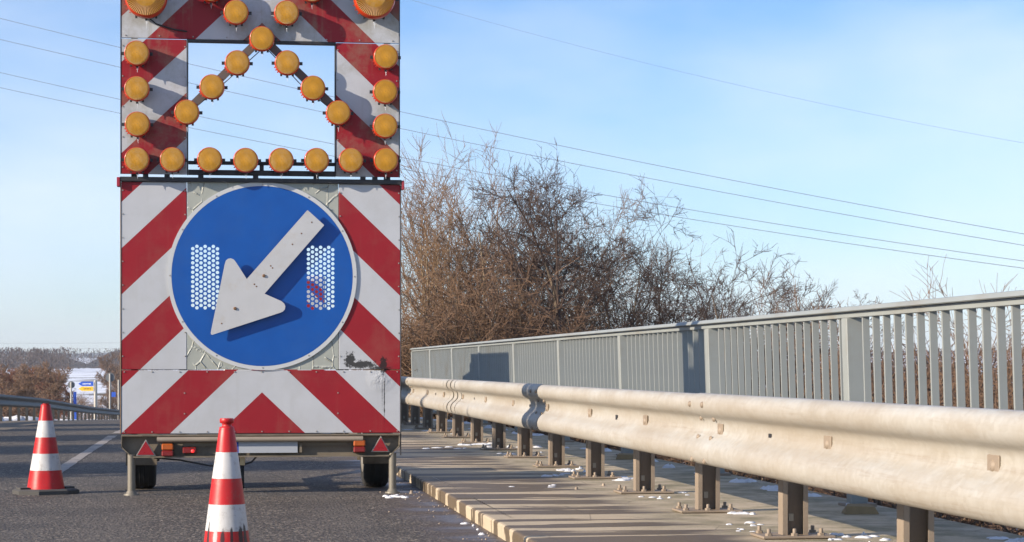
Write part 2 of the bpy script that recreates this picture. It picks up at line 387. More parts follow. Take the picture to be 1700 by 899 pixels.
def m_pave():
    b = NB('stained_concrete'); x, y, z = b.sep()
    n = b.noise(2.2, 6, .65); f = b.noise(60, 5, .7)
    col = b.mix(n, (.40, .325, .225, 1), (.53, .445, .32, 1)); col = b.mix(b.math('MULTIPLY', f, .25), col, (.19, .16, .12, 1))
    # moss towards the outer side
    ms = b.math('MULTIPLY', b.ramp(b.noise(3.1, 6, .7), .42, .62), b.math('MULTIPLY', b.math('SUBTRACT', x, 2.2), 1.2, clamp=True))
    col = b.mix(b.math('MULTIPLY', ms, .7), col, (.12, .115, .055, 1))
    # damp streaks where meltwater runs across to the kerb
    wv = b.mapping((.30, 2.5, 1), (0, 0, R(-8)))
    wn = b.noise(1.05, 4, .55, wv, .35)
    wn2 = b.noise(2.4, 3, .5, b.mapping((.5, 1.2, 1)))
    lim = b.math('MULTIPLY', b.math('SUBTRACT', 3.35, b.math('ADD', x, b.math('MULTIPLY', wn2, .9))), 4.0, clamp=True)
    wet = b.math('MULTIPLY', b.ramp(b.math('ADD', wn, b.math('MULTIPLY', b.math('SUBTRACT', wn2, .5), .18)), .478, .485), lim)
    col = b.mix(b.math('MULTIPLY', wet, .9), col, (.082, .058, .035, 1))
    rough = b.math('SUBTRACT', .82, b.math('MULTIPLY', wet, .25))
    jt = b.math('FLOORED_MODULO', b.math('ADD', y, b.math('MULTIPLY', b.noise(3, 3), .03)), 4.0); jm = b.math('LESS_THAN', jt, .018)
    jm = b.math('MULTIPLY', jm, b.math('GREATER_THAN', x, 1.78)); col = b.mix(b.math('MULTIPLY', jm, .8), col, (.05, .042, .03, 1))
    cw = b.voro(1.3, 'DISTANCE_TO_EDGE', b.mapping((1, .6, 1))); ck = b.math('MULTIPLY', b.ramp(cw, .0, .006, (1,1,1), (0,0,0)), b.ramp(b.noise(1.1, 3), .5, .56)); col = b.mix(b.math('MULTIPLY', ck, .6), col, (.07, .055, .04, 1))
    sp = b.ramp(b.noise(24, 6, .8), .56, .68); col = b.mix(b.math('MULTIPLY', sp, .4), col, (.15, .12, .08, 1))
    nm = b.bump(f, .55, .006); nm = b.bump(n, .4, .02, nm)
    return b.done(col, rough, 0, nm, .35)
M['pave'] = m_pave()
M['line'] = simple('worn_road_paint', (.28, .25, .22), .7, var=.3, sc=9, bump=.4, dirt=(.10, .09, .08), dirt_amt=.95)
def m_snow():
    b = NB('old_snow'); n = b.noise(1.2, 6, .6)
    return b.done(b.mix(b.noise(18, 6, .7), (.40, .41, .43, 1), (.78, .80, .83, 1)), .7, 0, b.bump(b.noise(6, 5), .6, .03), .3)
M['snow'] = m_snow()
def m_terr():
    b = NB('snowy_ground'); n = b.noise(.35, 7, .65); n2 = b.noise(.02, 5, .6)
    x, y, z = b.sep()
    g = b.mix(b.noise(1.5, 5), (.055, .045, .028, 1), (.12, .095, .055, 1))
    s = b.ramp(n, .40, .50); s2 = b.ramp(n2, .36, .44)
    near = b.math('MULTIPLY', b.math('SUBTRACT', 1.0, b.math('MULTIPLY', b.math('SUBTRACT', b.math('ABSOLUTE', b.math('ADD', x, 1.8)), 6.5), .14)), 1.0, clamp=True)
    bare = b.math('MAXIMUM', b.math('SUBTRACT', 1.0, s2), b.math('MULTIPLY', b.math('SUBTRACT', 1.0, s), b.math('ADD', .2, b.math('MULTIPLY', near, b.math('LESS_THAN', x, 0.0)))))
    col = b.mix(bare, (.72, .76, .82, 1), g)
    return b.done(col, .8, 0, b.bump(b.noise(4, 5), .5, .05), .25)
M['terrain'] = m_terr()
M['hill'] = simple('wooded_hill', (.030, .028, .024), .9, var=.7, sc=.12)
def m_bark(name, c1, c2, sc=3):
    b = NB(name); return b.done(b.mix(b.noise(sc, 4), (*c1, 1), (*c2, 1)), .8, 0, None, .25)
M['bark'] = m_bark('grey_brown_bark', (.075, .055, .038), (.16, .12, .08))
M['barkpale'] = m_bark('pale_bark', (.20, .15, .09), (.36, .27, .17))
M['twig'] = m_bark('brown_twigs', (.10, .058, .036), (.23, .145, .09))
M['twigdark'] = m_bark('dark_twigs', (.038, .025, .021), (.10, .068, .052))
M['twiggold'] = m_bark('golden_brown_twigs', (.12, .07, .037), (.27, .175, .10))
M['twigred'] = m_bark('russet_twigs', (.12, .05, .03), (.20, .09, .05))
M['deadleaf'] = m_bark('dry_leaves', (.14, .075, .03), (.28, .16, .07), 9)
M['wire'] = simple('power_cable', (.06, .07, .09), .6, var=.1)
M['white'] = simple('white_render_wall', (.68, .68, .68), .8, var=.06, sc=1)
M['sgrey'] = simple('sign_back_grey', (.10, .11, .12), .6, var=.15)
M['sblue'] = simple('direction_blue', (.01, .07, .42), .5, var=.1)
M['syellow'] = simple('direction_yellow', (.75, .42, .01), .5, var=.1)
M['swhite'] = simple('sign_white', (.75, .75, .75), .5, var=.05)
M['greyrail'] = simple('weathered_grey_rail', (.045, .045, .043), .6, .1, .2, 3)
M['vanwhite'] = simple('white_vehicle_paint', (.5, .52, .55), .35, var=.08)
M['glass'] = simple('dark_window_glass', (.02, .025, .03), .12, var=.1)
M['vanstripe'] = m_stripes('rear_door_stripes', 2.4, .36, hw=.7)

# ------------------------------------------------------------------ ground
DROP = [(-60, 0), (33, 0), (45, .18), (57.7, .45), (72.7, .8), (79.6, 1.0), (98.5, 1.56), (128, 2.33), (170, 3.3), (250, 5.5), (330, 7), (500, 8), (6000, 8)]
def drop(y):
    for i in range(len(DROP)-1):
        a, b = DROP[i], DROP[i+1]
        if y <= b[0]:
            t = max(0, (y-a[0])/(b[0]-a[0]))
            return a[1]+(b[1]-a[1])*t
    return 8
def sst(a, b, v):
    t = max(0, min(1, (v-a)/(b-a))); return t*t*(3-2*t)
def ground(x, y):
    road = -drop(y)
    # beyond the edges of the embankment
    if x > 4.3: side = -.18-2.9*sst(4.3, 15, x)-1.0*sst(15, 80, x)
    elif x < -7.4: side = -.05-3.0*sst(7.4, 26, -x)
    else: side = -.06
    z = road+side
    # the far valley rises again into fields and hills
    r = math.hypot(x, y)
    f = sst(220, 560, r); z = z*(1-f)+(-2.2+2.0*sst(500, 900, r))*f
    z += sst(900, 2600, r)*(10+12*noise.noise(Vector((x*.0011, y*.0011, 3))))
    z += .35*noise.noise(Vector((x*.05, y*.05, 0)))*sst(6, 30, abs(x-1) if y < 200 else 30)
    return z
def axis(lo, hi, fine):
    out = []; v = 0.0
    st = fine
    while v < hi: out.append(v); v += st; st = max(fine, v*.07) if v > 20 else fine
    out.append(hi); neg = []; v = -fine; st = fine
    while v > lo: neg.append(v); st = max(fine, -v*.07) if v < -20 else fine; v -= st
    neg.append(lo); return sorted(set(neg+out))
xs = sorted(set(axis(-3800, 3800, 1.5)+[-7.4, 4.3, 4.6])); ys = axis(-60, 4200, 2.0)
mb = MB(); vs = [(x, y, ground(x, y)) for y in ys for x in xs]; nx = len(xs)
mb.add(vs, [(j*nx+i, j*nx+i+1, (j+1)*nx+i+1, (j+1)*nx+i) for j in range(len(ys)-1) for i in range(nx-1)], 0, True)
tag(mb.build('ground', M['terrain'], fix=False), kind='structure')
def strip(name, x0, x1, y0, y1, dz, mat, step=2.0, xs_=None):
    mb = MB(); n = max(1, int((y1-y0)/step)); cols = xs_ or [x0, x1]
    vs = []
    for k in range(n+1):
        y = y0+(y1-y0)*k/n
        for x in cols: vs.append((x, y, -drop(y)+dz))
    c = len(cols); fs = [(k*c+i, k*c+i+1, (k+1)*c+i+1, (k+1)*c+i) for k in range(n) for i in range(c-1)]
    mb.add(vs, fs, 0, True); return mb
def xedge(y):
    T = [(-60, -3.45), (33, -3.45), (57, -4.1), (100, -5.2), (400, -5.2)]
    for a, b in zip(T, T[1:]):
        if y <= b[0]: return a[1]+(b[1]-a[1])*(y-a[0])/(b[0]-a[0])
    return -5.2
mb = MB(); vs = []
for k in range(371):
    y = -40+k; xe = xedge(y)+.05*noise.noise(Vector((y*.8, 0, 0)))
    for q in range(4): vs.append((xe+(1.70-xe)*q/3, y, -drop(y)))
mb.add(vs, [(k*4+i, k*4+i+1, (k+1)*4+i+1, (k+1)*4+i) for k in range(370) for i in range(3)], 0, True)
tag(mb.build('road', M['asph'], fix=False), kind='structure')
# kerb and pavement as one raised slab
PZ = .087
kerbs = MB(); y = -8.0; random.seed(5)
while y < 46:
    L = .98; x0 = 1.64+random.uniform(-.004, .004); b_ = .012
    zt = PZ+random.uniform(-.003, .002); zz = -drop(y+L/2)
    pr = [(x0+.004, zz-.1), (x0, zz+zt-b_), (x0+b_*.6, zz+zt-.003), (x0+b_*1.6, zz+zt), (x0+.135, zz+zt), (x0+.135, zz-.1)]
    kerbs.prism(pr, y, y+L); y += L+.006
tag(kerbs.build('kerb', M['pave']), kind='structure')
mb = MB(); ny = 60
pv = [1.776, 2.4, 3.1, 3.7, 4.36]
vs = []; 
for k in range(ny+1):
    y = -8+k*54/ny
    for x in pv: vs.append((x, y, PZ-drop(y)-.001))
    vs.append((4.36, y, -.5-drop(y)))
c = len(pv)+1
mb.add(vs, [(k*c+i, k*c+i+1, (k+1)*c+i+1, (k+1)*c+i) for k in range(ny) for i in range(c-1)], 0)
tag(mb.build('pavement', M['pave'], fix=False), kind='structure')
# verge right after the bridge
tag(strip('v', 1.72, 4.4, 46, 200, -.01, None).build('verge', M['terrain'], fix=False), kind='structure')
# lane line: a broken line with worn edges
ml = MB()
for (a, b) in [(-6, -1), (17.2, 31.2), (32.2, 40), (47, 53), (60, 66), (74, 80)]:
    n = max(2, int((b-a)/.25)); vs = []
    for k in range(n+1):
        y = a+(b-a)*k/n; w = .062+random.uniform(-.008, .008)
        vs += [(-1.55-w, y, -drop(y)+.004), (-1.55+w+random.uniform(-.006, .006), y, -drop(y)+.004)]
    ml.add(vs, [(2*k, 2*k+1, 2*k+3, 2*k+2) for k in range(n)])
tag(ml.build('lane_marking', M['line'], fix=False), kind='structure')
tag(strip('s', -7.6, -3.0, -40, 330, -.012, None).build('gravel_shoulder', simple('gravel_dirt', (.13, .105, .075), .9, var=.4, sc=8, bump=.6), fix=False), kind='structure')

# hills far away
random.seed(3)
for i, (D, pk, base, w) in enumerate([(3600, 582, 640, 0), (1150, 590, 640, 1)]):
    mb = MB(); top = []; n = 120
    for k in range(n+1):
        px = -1500+k*4700/n
        py = pk+(9 if not w else 14)*noise.noise(Vector((px*.004, i*7, 0)))+4*noise.noise(Vector((px*.02, i*3, 1)))
        if w: py = 609-22*math.exp(-((px-92)/34)**2)-31*sst(130, 205, px)*(1-sst(330, 600, px))+10*sst(500, 900, px)*0+2.5*noise.noise(Vector((px*.05, 3, 1)))
        p = ray(px, py, D); top.append(p)
    vs = []
    for p in top:
        d = Vector((p.x, p.y, 0)).normalized()
        vs += [(p.x-d.x*(700-560*w), p.y-d.y*(700-560*w), -12), (p.x-d.x*(250-190*w), p.y-d.y*(250-190*w), p.z*.62-3), tuple(p), (p.x+d.x*500, p.y+d.y*500, -12)]
    mb.add(vs, [(4*k+j, 4*k+4+j, 4*k+5+j, 4*k+1+j) for k in range(n) for j in range(3)], 0, True)
    tag(mb.build('far_hills' if i == 0 else 'wooded_hills', M['hill']), kind='structure')

# ------------------------------------------------------------------ the sign trailer
T0 = ray(435, 608, 16.65); T0.z = 0; PY = T0.y
PPM = F/16.65
def N(px, py): return ((px-435)/PPM, EYE-(py-608)/PPM)         # nominal mapping onto the board
def B(px, py):                                                # exact mapping onto the board plane
    a = (px-850)/F; D = PY/(math.cos(TH)-a*math.sin(TH)); p = ray(px, py, D); return (p.x-T0.x, p.z)
tr = empty('sign_trailer', T0, 'tall red and white striped sign trailer with blue arrow disc and many amber lamps', 'trailer')
def panel(name, px0, px1, py0, py1, mat, y0=0, y1=.02):
    (x0, z1), (x1, z0) = N(px0, py0), N(px1, py1); mb = MB(); mb.box(x0, x1, y0, y1, z0, z1, bev=.003); return mb.build(name, mat, tr)
XL, XR = 205, 665
top = panel('board_panel', XL, XR-2, -60, 67, M['upper'])
panel('board_panel', XL, 311.5, 68.2, 291, M['upper']); panel('board_panel', 557.5, XR-2, 68.2, 291, M['upper'])
panel('board_panel', XL, 311.3, 304, 613, M['lower']); panel('board_panel', 562.2, XR, 304, 613, M['lower'])
panel('board_panel', XL, XR, 614.4, 719, M['lower'])
# the disc, its perforations and the peeling backing plate round it
cx, cz = N(436, 458); RO, RI = 156/PPM, 149.3/PPM
def cdt_plate(outer, holes, y, name, mat, thick, mi=0):
    pts = []; edges = []; faces = []
    for lp in [outer]+holes:
        b = len(pts); pts += [Vector(p) for p in lp]; m = len(lp); edges += [(b+i, b+(i+1) % m) for i in range(m)]
    v, e, f, ov, oe, of = delaunay_2d_cdt(pts, edges, [], 1, 1e-6)
    cent = []; import_h = [(sum(p[0] for p in h)/len(h), sum(p[1] for p in h)/len(h), max(math.hypot(p[0]-h[0][0], p[1]-h[0][1]) for p in h)/2) for h in holes]
    keep = []
    grid = {}
    for h in import_h: grid.setdefault((int(h[0]//.05), int(h[1]//.05)), []).append(h)
    for t in f:
        c = (sum(v[i][0] for i in t)/3, sum(v[i][1] for i in t)/3); ok = True
        gx, gz = int(c[0]//.05), int(c[1]//.05)
        for a in (-1, 0, 1):
            for b2 in (-1, 0, 1):
                for h in grid.get((gx+a, gz+b2), []):
                    if math.hypot(c[0]-h[0], c[1]-h[1]) < h[2]*.97 and h[2] < .05: ok = False
        if ok: keep.append(t)
    me = bpy.data.meshes.new(name); me.from_pydata([(p[0], y, p[1]) for p in v], [], keep); me.materials.append(mat)
    bm = bmesh.new(); bm.from_mesh(me); bmesh.ops.recalc_face_normals(bm, faces=bm.faces)
    for fc in bm.faces:
        if fc.normal.y > 0: fc.normal_flip()
    bm.to_mesh(me); bm.free()
    o = bpy.data.objects.new(name, me); COL.objects.link(o); o.parent = tr
    md = o.modifiers.new('thickness', 'SOLIDIFY'); md.thickness = thick; md.offset = -1
    return o
holes = []
def circ(x, z, r, n): return [(x+r*math.cos(2*math.pi*i/n), z+r*math.sin(2*math.pi*i/n)) for i in range(n)]
for gx in (321.4, 511.7):
    for c_ in range(7):
        odd = c_ % 2
        for r_ in range(14 if odd else 13):
            hx, hz = N(gx+c_*6.72, (409.6 if odd else 413.4)+r_*7.8); holes.append(circ(hx, hz, .0140, 10))
disc = cdt_plate(circ(cx, cz, RI, 96), holes, -.012, 'blue_disc', M['blue'], .004)
mb = MB(); mb.lathe([(RI+.001, -.0125), (RO, -.0125), (RO, -.002), (RI+.001, -.002), (RI+.001, -.0125)], (cx, 0, cz), 'y', 96, capa=False, capb=False, smooth=False)
mb.build('white_ring', M['ring'], disc)
# backing plate: four corner pieces outside the circle
(bx0, bz1), (bx1, bz0) = N(312.2, 303.5), N(561.4, 613)
for sx in (-1, 1):
    for sz in (-1, 1):
        mb = MB(); xe = bx0 if sx < 0 else bx1; ze = bz0 if sz < 0 else bz1
        arc = []
        for k in range(25):
            t = k/24*math.pi/2; px_, pz_ = cx+sx*math.cos(t)*(RI-.02), cz+sz*math.sin(t)*(RI-.02)
            px_ = max(bx0, min(bx1, px_)); pz_ = max(bz0, min(bz1, pz_)); arc.append((px_, pz_))
        # strips from arc to outer edge
        for k in range(24):
            a, b = arc[k], arc[k+1]
            mb.prism([a, b, (b[0], ze), (a[0], ze)], .001, .012) if abs(a[0]-b[0]) > 1e-5 and abs(ze-b[1]) > 1e-5 else None
        mb.build('backing_plate', M['peel'], tr)

# arrow
A = [(350.4, 555), (349.8, 552), (373.2, 438), (375, 432.6), (378.5, 429.8), (383, 429), (387.5, 430.6), (391, 434.5), (409.5, 463.3), (509.4, 349.8), (510.8, 349.8), (537, 373.6), (537, 375), (439, 487.6),
     (467, 500), (471.5, 504), (473.3, 508.5), (472.4, 513.8), (469, 517.3), (465, 519), (352.5, 555.6)]
AS = .058; RB = simple('rusty_bolt', (.16, .09, .05), .7, .2, .3, 30)
mb = MB(); mb.prism([B(*p) for p in A], -AS-.004, -AS)
arr = mb.build('arrow', M['arrow'], tr)
mb = MB()
for (px, py) in [(517, 369.5), (500, 388), (485, 406), (449, 441.5), (452, 445), (422, 472), (425.5, 475.5), (368, 537)]:
    x, z = B(px, py); mb = MB(); mb.lathe([(.004, -AS-.006), (.0065, -AS-.005), (.0065, -AS)], (x, 0, z), 'y', 8); mb.build('bolt', RB, arr)
for (px, py) in [(437.8, 458), (390, 512)]:
    x, z = B(px, py); mb = MB(); mb.lathe([(.008, -AS-.014), (.013, -AS-.010), (.014, -AS)], (x, 0, z), 'y', 8); mb.build('bolt', RB, arr)
mb = MB(); x, z = N(437, 458); mb.tube((x, -AS, z), (x, -.012, z), .035, n=16); mb.build('arrow_hub', M['dark'], tr)
# screws round the panels
sc0 = None
def screw(px, py, y=-.002, r=.006):
    global sc0
    x, z = N(px, py)
    if sc0 is None:
        m_ = MB(); m_.lathe([(.0042, -.003), (.006, 0)], (0, 0, 0), 'y', 8); sc0 = m_.build('panel_screw', M['chromebolt'], tr); o = sc0
    else: o = copy_tree(sc0, tr)
    o.location = (x, y, z)
for px in (207.5, 308.8, 564.8, 662.5):
    for k in range(8): screw(px, 318+k*39)
for py in (617, 716):
    for k in range(11): screw(210+k*45, py)
for px in (308, 561): screw(px, 652), screw(px, 686)
for px in (207.5, 308.8, 560.5, 659):
    for k in range(5): screw(px, 80+k*50)
for k in range(9): screw(212+k*55, 63)
for k in range(7): screw(330+k*34, 307)
for a in range(12):
    t = a/12*2*math.pi; x, z = cx+RO*.975*math.cos(t), cz+RO*.975*math.sin(t); o = copy_tree(sc0, tr); o.location = (x, -.013, z)
# frame bars
mb = MB()
def fb(px0, px1, py0, py1, y0, y1):
    (x0, z1), (x1, z0) = N(px0, py0), N(px1, py1); mb.box(x0, x1, y0, y1, z0, z1, bev=.002)
fb(203, 667, 296, 303.2, -.03, .05)                      # seam angle
fb(311.7, 314, 70, 291, -.004, .06); fb(555.5, 557.3, 70, 291, -.004, .06); fb(311.7, 557.3, 67.4, 71.5, -.004, .06)
fb(314.2, 555.3, 268, 273.5, .0, .04); fb(314.2, 555.3, 282.5, 291, .0, .04); fb(431, 438, 273.7, 282.3, .0, .04)
fb(203.4, 204.8, -60, 291, -.003, .04); fb(663.3, 664.6, -60, 291, -.003, .04); fb(665.3, 666.6, 304, 757, -.003, .04)
for px in (240, 275, 330, 420, 520, 598, 618): fb(px, px+9, 291.2, 295.8, -.01, .02)
mb.build('board_frame', M['dark'], tr)
mb = MB(); fb(203.2, 204.7, 304, 719, -.004, .03); mb.build('edge_strip', M['rust'], tr)
for (a, b) in ((198, 203), (667.4, 671)):
    mb = MB(); fb(a, b, 297, 312, -.035, .06); mb.build('end_cap', M['redcap'], tr)
for (a, b) in (((435, 63), (310, 185)), ((435, 63), (562, 186))):
    mb = MB(); (x0, z0), (x1, z1) = B(*a), B(*b); d = Vector((x1-x0, 0, z1-z0)).normalized(); n_ = Vector((-d.z, 0, d.x))*.031
    poly = [(x0+n_.x, z0+n_.z), (x1+n_.x, z1+n_.z), (x1-n_.x, z1-n_.z), (x0-n_.x, z0-n_.z)]
    mb.prism(poly, -.055, -.015)
    mb.path([(x0+n_.x*1.0, -.03, z0-.07), ((x0+x1)/2-n_.x*.2, -.05, (z0+z1)/2-.075), (x1, -.03, z1-.03)], .004, 5)
    mb.build('lamp_arm', simple('brown_grey_arm', (.11, .085, .075), .6, .1, .2, 8), tr)
# lamps
def make_lamp(r, dep, icl=True, seed=0):
    mb = MB(); mb.lathe([(r*.55, 0), (r*.8, -.02), (r*.93, -.04), (r*.97, -dep*.62)], (0, 0, 0), 'y', 32, capb=False)
    for sx in (-1, 1): mb.box(sx*r*1.12-.012, sx*r*1.12+.012, -dep*.62, -dep*.62+.02, -.012, .012)
    for a in (-118, -90, -62): mb.box(r*1.0*math.cos(R(a))-.008, r*1.0*math.cos(R(a))+.008, -dep*.6, -dep*.45, r*1.0*math.sin(R(a))-.014, r*1.0*math.sin(R(a))+.006)
    return mb
lamp_list = [(227,87),(227,146),(228,205),(227,264),(286,264),(348,264),(408,265),(467,265),(526,265),(583,265),(641,265),(641,93),(640,151),(640,208),
             (435,63),(394,103),(352,143),(310,185),(477,103),(520,145),(562,186),(392,19),(476,20),(350,-19),(518,-18)]
def lamp(px, py, r, dep, k, src=None):
    # centre of the lens front as seen; it stands dep in front of the board
    off = dep
    a = (px-850)/F; D = (PY-off)/(math.cos(TH)-a*math.sin(TH)); p = ray(px, py, D); lx, lz = p.x-T0.x, p.z
    if src: o = copy_tree(src, tr); o.location = (lx, 0, lz); return o
    o = make_lamp(r, dep).build('warning_lamp', M['blackplastic'], tr); o.location = (lx, 0, lz)
    mb = MB(); mb.lathe([(r*.965, -dep*.62), (r*1.015, -dep*.62), (r*1.015, -dep*.70), (r*.99, -dep*.73), (r*.975, -dep*.985), (r*.93, -dep*1.0)], (0, 0, 0), 'y', 40, capa=False, capb=False)
    for q in range(3):
        t = R(200+q*12); mb.lathe([(.006, -dep*.64), (.006, -dep*.6)], (r*1.06*math.cos(t), 0, r*1.06*math.sin(t)), 'y', 6)
    mb.build('lens_rim', M['rim'], o)
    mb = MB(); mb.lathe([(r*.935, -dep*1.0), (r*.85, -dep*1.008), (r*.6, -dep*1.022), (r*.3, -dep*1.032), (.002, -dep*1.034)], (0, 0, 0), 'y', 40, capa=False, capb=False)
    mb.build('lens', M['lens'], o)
    mb = MB(); h = r*.5; 
    mb.tube((.0, -dep*.55, -r*1.0), (.004, -dep*.55, -r*1.0-h), .0045, .001, 6); mb.tube((.009, -dep*.5, -r*1.02), (.010, -dep*.5, -r*1.02-h*.45), .004, .001, 6)
    mb.build('icicle', M['ice'], o)
    return o
src = lamp(227, 87, .098, .14, 0)
for k, (px, py) in enumerate(lamp_list[1:]): lamp(px, py, .098, .14, k+1, src)
bl = lamp(242, -8, .163, .24, 0); lamp(622.5, -6, .163, .24, 0, bl)
random.seed(4)
# cable on the left hanging from the big lamp
mb = MB(); mb.path([(*[N(247, 33)[0]], -.05, N(247, 33)[1]), (N(262, 44)[0], -.02, N(262, 44)[1]), (N(290, 52)[0], -.01, N(290, 52)[1]), (N(312, 55)[0], -.008, N(312, 55)[1])], .006, 6)
mb.build('lamp_cable', M['blackplastic'], tr)
# bumper and chassis
mb = MB()
P = [N(205, 720.5), N(664, 720.5), N(664, 742), N(648, 757), N(222, 757), N(205, 742)]
mb.prism(P, .045, .055)
(x0, z0), (x1, z1) = N(205, 723), N(664, 720.3); mb.box(x0, x1, -.015, .055, z0, z1)
(x0, z0), (x1, z1) = N(224, 758.4), N(646, 756); mb.box(x0, x1, -.012, .046, z0, z1)
for sx, a, b in ((1, (205, 742), (222, 757.5)), (-1, (664, 742), (648, 757.5))):
    (ax, az), (bx, bz) = N(*a), N(*b); mb.prism([(ax, az), (bx, bz), (bx, bz+.008), (ax+.001, az+.012)], -.010, .046)
    (cx_, c0) = N(a[0], 742); mb.box(cx_-(.006 if sx < 0 else 0), cx_+(.006 if sx > 0 else 0), -.010, .046, c0, N(0, 723)[1])
for (a, b_, c_, d_) in [(497, 751, 501, 736), (380, 757, 384, 735)]:
    (x0, z0), (x1, z1) = N(a, b_), N(c_, d_); mb.box(x0, x1, 0, .045, z0, z1)
(x0, z0), (x1, z1) = N(305, 740), N(600, 736); mb.box(x0, x1, .02, .045, z0, z1)
bump = mb.build('bumper', M['under'], tr)
mb = MB(); (x0, z), (x1, _) = N(263, 728.5), N(602, 728.5); mb.tube((x0, -.03, z), (x1, -.03, z), .021, n=14); mb.build('rear_tube', simple('dusty_tube', (.27, .23, .18), .6, .2, .2, 9), tr)
for (pts) in ([(225.5, 756), (258.5, 756), (242, 729)], [(616, 749.5), (646.5, 749.5), (632, 723)]):
    mb = MB(); q = [B(*p) for p in pts]; c = (sum(p[0] for p in q)/3, sum(p[1] for p in q)/3)
    mb.prism([(c[0]+(p[0]-c[0])*1.0, c[1]+(p[1]-c[1])*1.0) for p in q], -.012, .01, 1)
    mb.prism([(c[0]+(p[0]-c[0])*.84, c[1]+(p[1]-c[1])*.84) for p in q], -.017, -.0125, 0)
    mb.build('triangle_reflector', [M['redrefl'], M['galv']], tr)
def taillamp(px0, px1, py0, py1):
    (x0, z1), (x1, z0) = B(px0, py0), B(px1, py1); zm = (z0*1.05+z1*.95)/2
    mb = MB(); mb.box(x0-.002, x1+.002, -.004, .045, z0-.002, z1+.002); o = mb.build('tail_lamp', M['blackplastic'], tr)
    mb = MB(); mb.box(x0, x1, -.045, -.0045, zm+.001, z1, bev=.008); mb.build('indicator_lens', M['amberglass'], o)
    mb = MB(); mb.box(x0, x1, -.045, -.0045, z0, zm-.001, bev=.008); mb.build('brake_lens', M['redglass'], o)
taillamp(268.5, 288, 736, 757); taillamp(586.5, 606, 729.5, 750.5)
mb = MB(); (x0, z1), (x1, z0) = B(303.5, 742), B(326, 752); mb.box(x0, x1, -.025, .045, z0, z1, bev=.005); fo = mb.build('fog_lamp', M['redglass'], tr)
mb = MB(); x, z = B(320, 748.3); mb.lathe([(.003, -.034), (.010, -.030), (.013, -.0255)], (x, 0, z), 'y', 12); mb.build('bright_spot', M['redspot'], fo)  # added glowing bead for the bright spot reflected in the lamp
mb = MB(); (x0, z1), (x1, z0) = B(388, 728.5), B(494, 751); xm = B(396, 0)[0]
mb.box(xm+.001, x1, -.004, .0, z0, z1, 0); mb.box(x0, xm, -.004, .0, z0, z1, 1); mb.build('number_plate', [M['plate'], M['plateblue']], tr)
# legs
for (px, yb) in ((218, 820), (652, 815)):
    x = B(px, 790)[0]; mb = MB(); mb.tube((x, .02, .01), (x, .02, N(0, 757)[1]+.02), .030, n=16)
    mb.tube((x, .02, .0), (x, .02, .012), .062, .058, 18, cap=True); mb.tube((x, .02, .0125), (x, .02, .035), .045, .033, 16)
    mb.build('support_leg', simple('leg_paint', (.17, .155, .125), .55, .2, .2, 14), tr)
# wheels with guards
def wheel(x):
    mb = MB(); w = .105; r = .31
    mb.lathe([(r*.62, -w), (r*.9, -w), (r*.985, -w*.82), (r, -w*.5), (r, w*.5), (r*.985, w*.82), (r*.9, w), (r*.62, w)], (x, .95, r), 'x', 40)
    for k in (-.5, -.17, .17, .5): mb.lathe([(r*.99, k*w-.006), (r*1.012, k*w-.004), (r*1.012, k*w+.004), (r*.99, k*w+.006)], (x, .95, r), 'x', 40, capa=False, capb=False)
    o = mb.build('wheel', M['rubber'], tr)
    mb = MB(); mb.lathe([(.03, -w-.012), (.12, -w-.008), (.185, -w-.002), (.192, -w*.9)], (x, .95, r), 'x', 24); mb.build('rim', M['galv'], o)
wheel(.965); wheel(-.965)
for sx in (-1, 1):
    mb = MB(); pts = []
    for k in range(11):
        t = R(-15+k*21); pts.append((.95-.38*math.cos(t), .31+.38*math.sin(t)))
    for k in range(10):
        (ya, za), (yb, zb) = pts[k], pts[k+1]; x0, x1 = sx*.965-.125, sx*.965+.125
        mb.add([(x0, ya, za), (x1, ya, za), (x1, yb, zb), (x0, yb, zb), (x0, ya*.985+.014, za*.985), (x1, ya*.985+.014, za*.985), (x1, yb*.985+.014, zb*.985), (x0, yb*.985+.014, zb*.985)],
               [(0, 1, 2, 3), (7, 6, 5, 4), (0, 3, 7, 4), (1, 5, 6, 2), (0, 4, 5, 1), (3, 2, 6, 7)])
    mb.build('mudguard', M['under'], tr)
mb = MB(); mb.tube((-.9, .95, .31), (.9, .95, .31), .035); mb.build('axle', M['dark'], tr)
mb = MB()
for x in (-.55, .55): mb.box(x-.03, x+.03, .06, 2.0, .38, .46)
mb.box(-.58, .58, 1.94, 2.0, .38, .46); mb.tube((-.55, 2.0, .42), (0, 3.3, .42), .035); mb.tube((.55, 2.0, .42), (0, 3.3, .42), .035); mb.tube((0, 3.3, .42), (0, 3.5, .42), .04)
for x in (-.62, .62): mb.box(x-.03, x+.03, .05, .11, .35, 2.4)
mb.box(-.62, .62, .05, .10, 1.02, 1.06); mb.box(.66, .69, .05, .11, .35, 2.45)
for x in (-1.0, 1.0): mb.box(x-.025, x+.025, .06, .11, .35, 4.15)
mb.tube((-1.0, .08, .44), (-1.0, .08, .44001), .01) if False else None
mb.box(-1.03, 1.03, .06, .11, .40, .46)
mb.build('chassis', M['dark'], tr)
mb = MB(); mb.box(-.30, .30, 1.1, 1.7, .47, .80, bev=.01); mb.build('battery_box', M['sgrey'], tr)
mb = MB(); mb.path([(N(258, 759)[0], .06, N(258, 759)[1]), (N(300, 762)[0], .06, N(300, 763)[1]), (N(350, 772)[0], .06, N(350, 773)[1]), (N(400, 773)[0], .06, N(400, 773)[1]), (N(418, 764)[0], .06, N(418, 767)[1]), (N(427, 757)[0], .06, N(427, 757)[1])], .0075, 6)
mb.build('hanging_cable', M['blackplastic'], tr)
mb = MB(); x, z = N(403, 757); mb.box(x-.02, x+.02, .05, .09, z-.075, z, bev=.005); mb.build('socket', simple('brass_socket', (.45, .35, .2), .4, .4, .2, 20), tr)
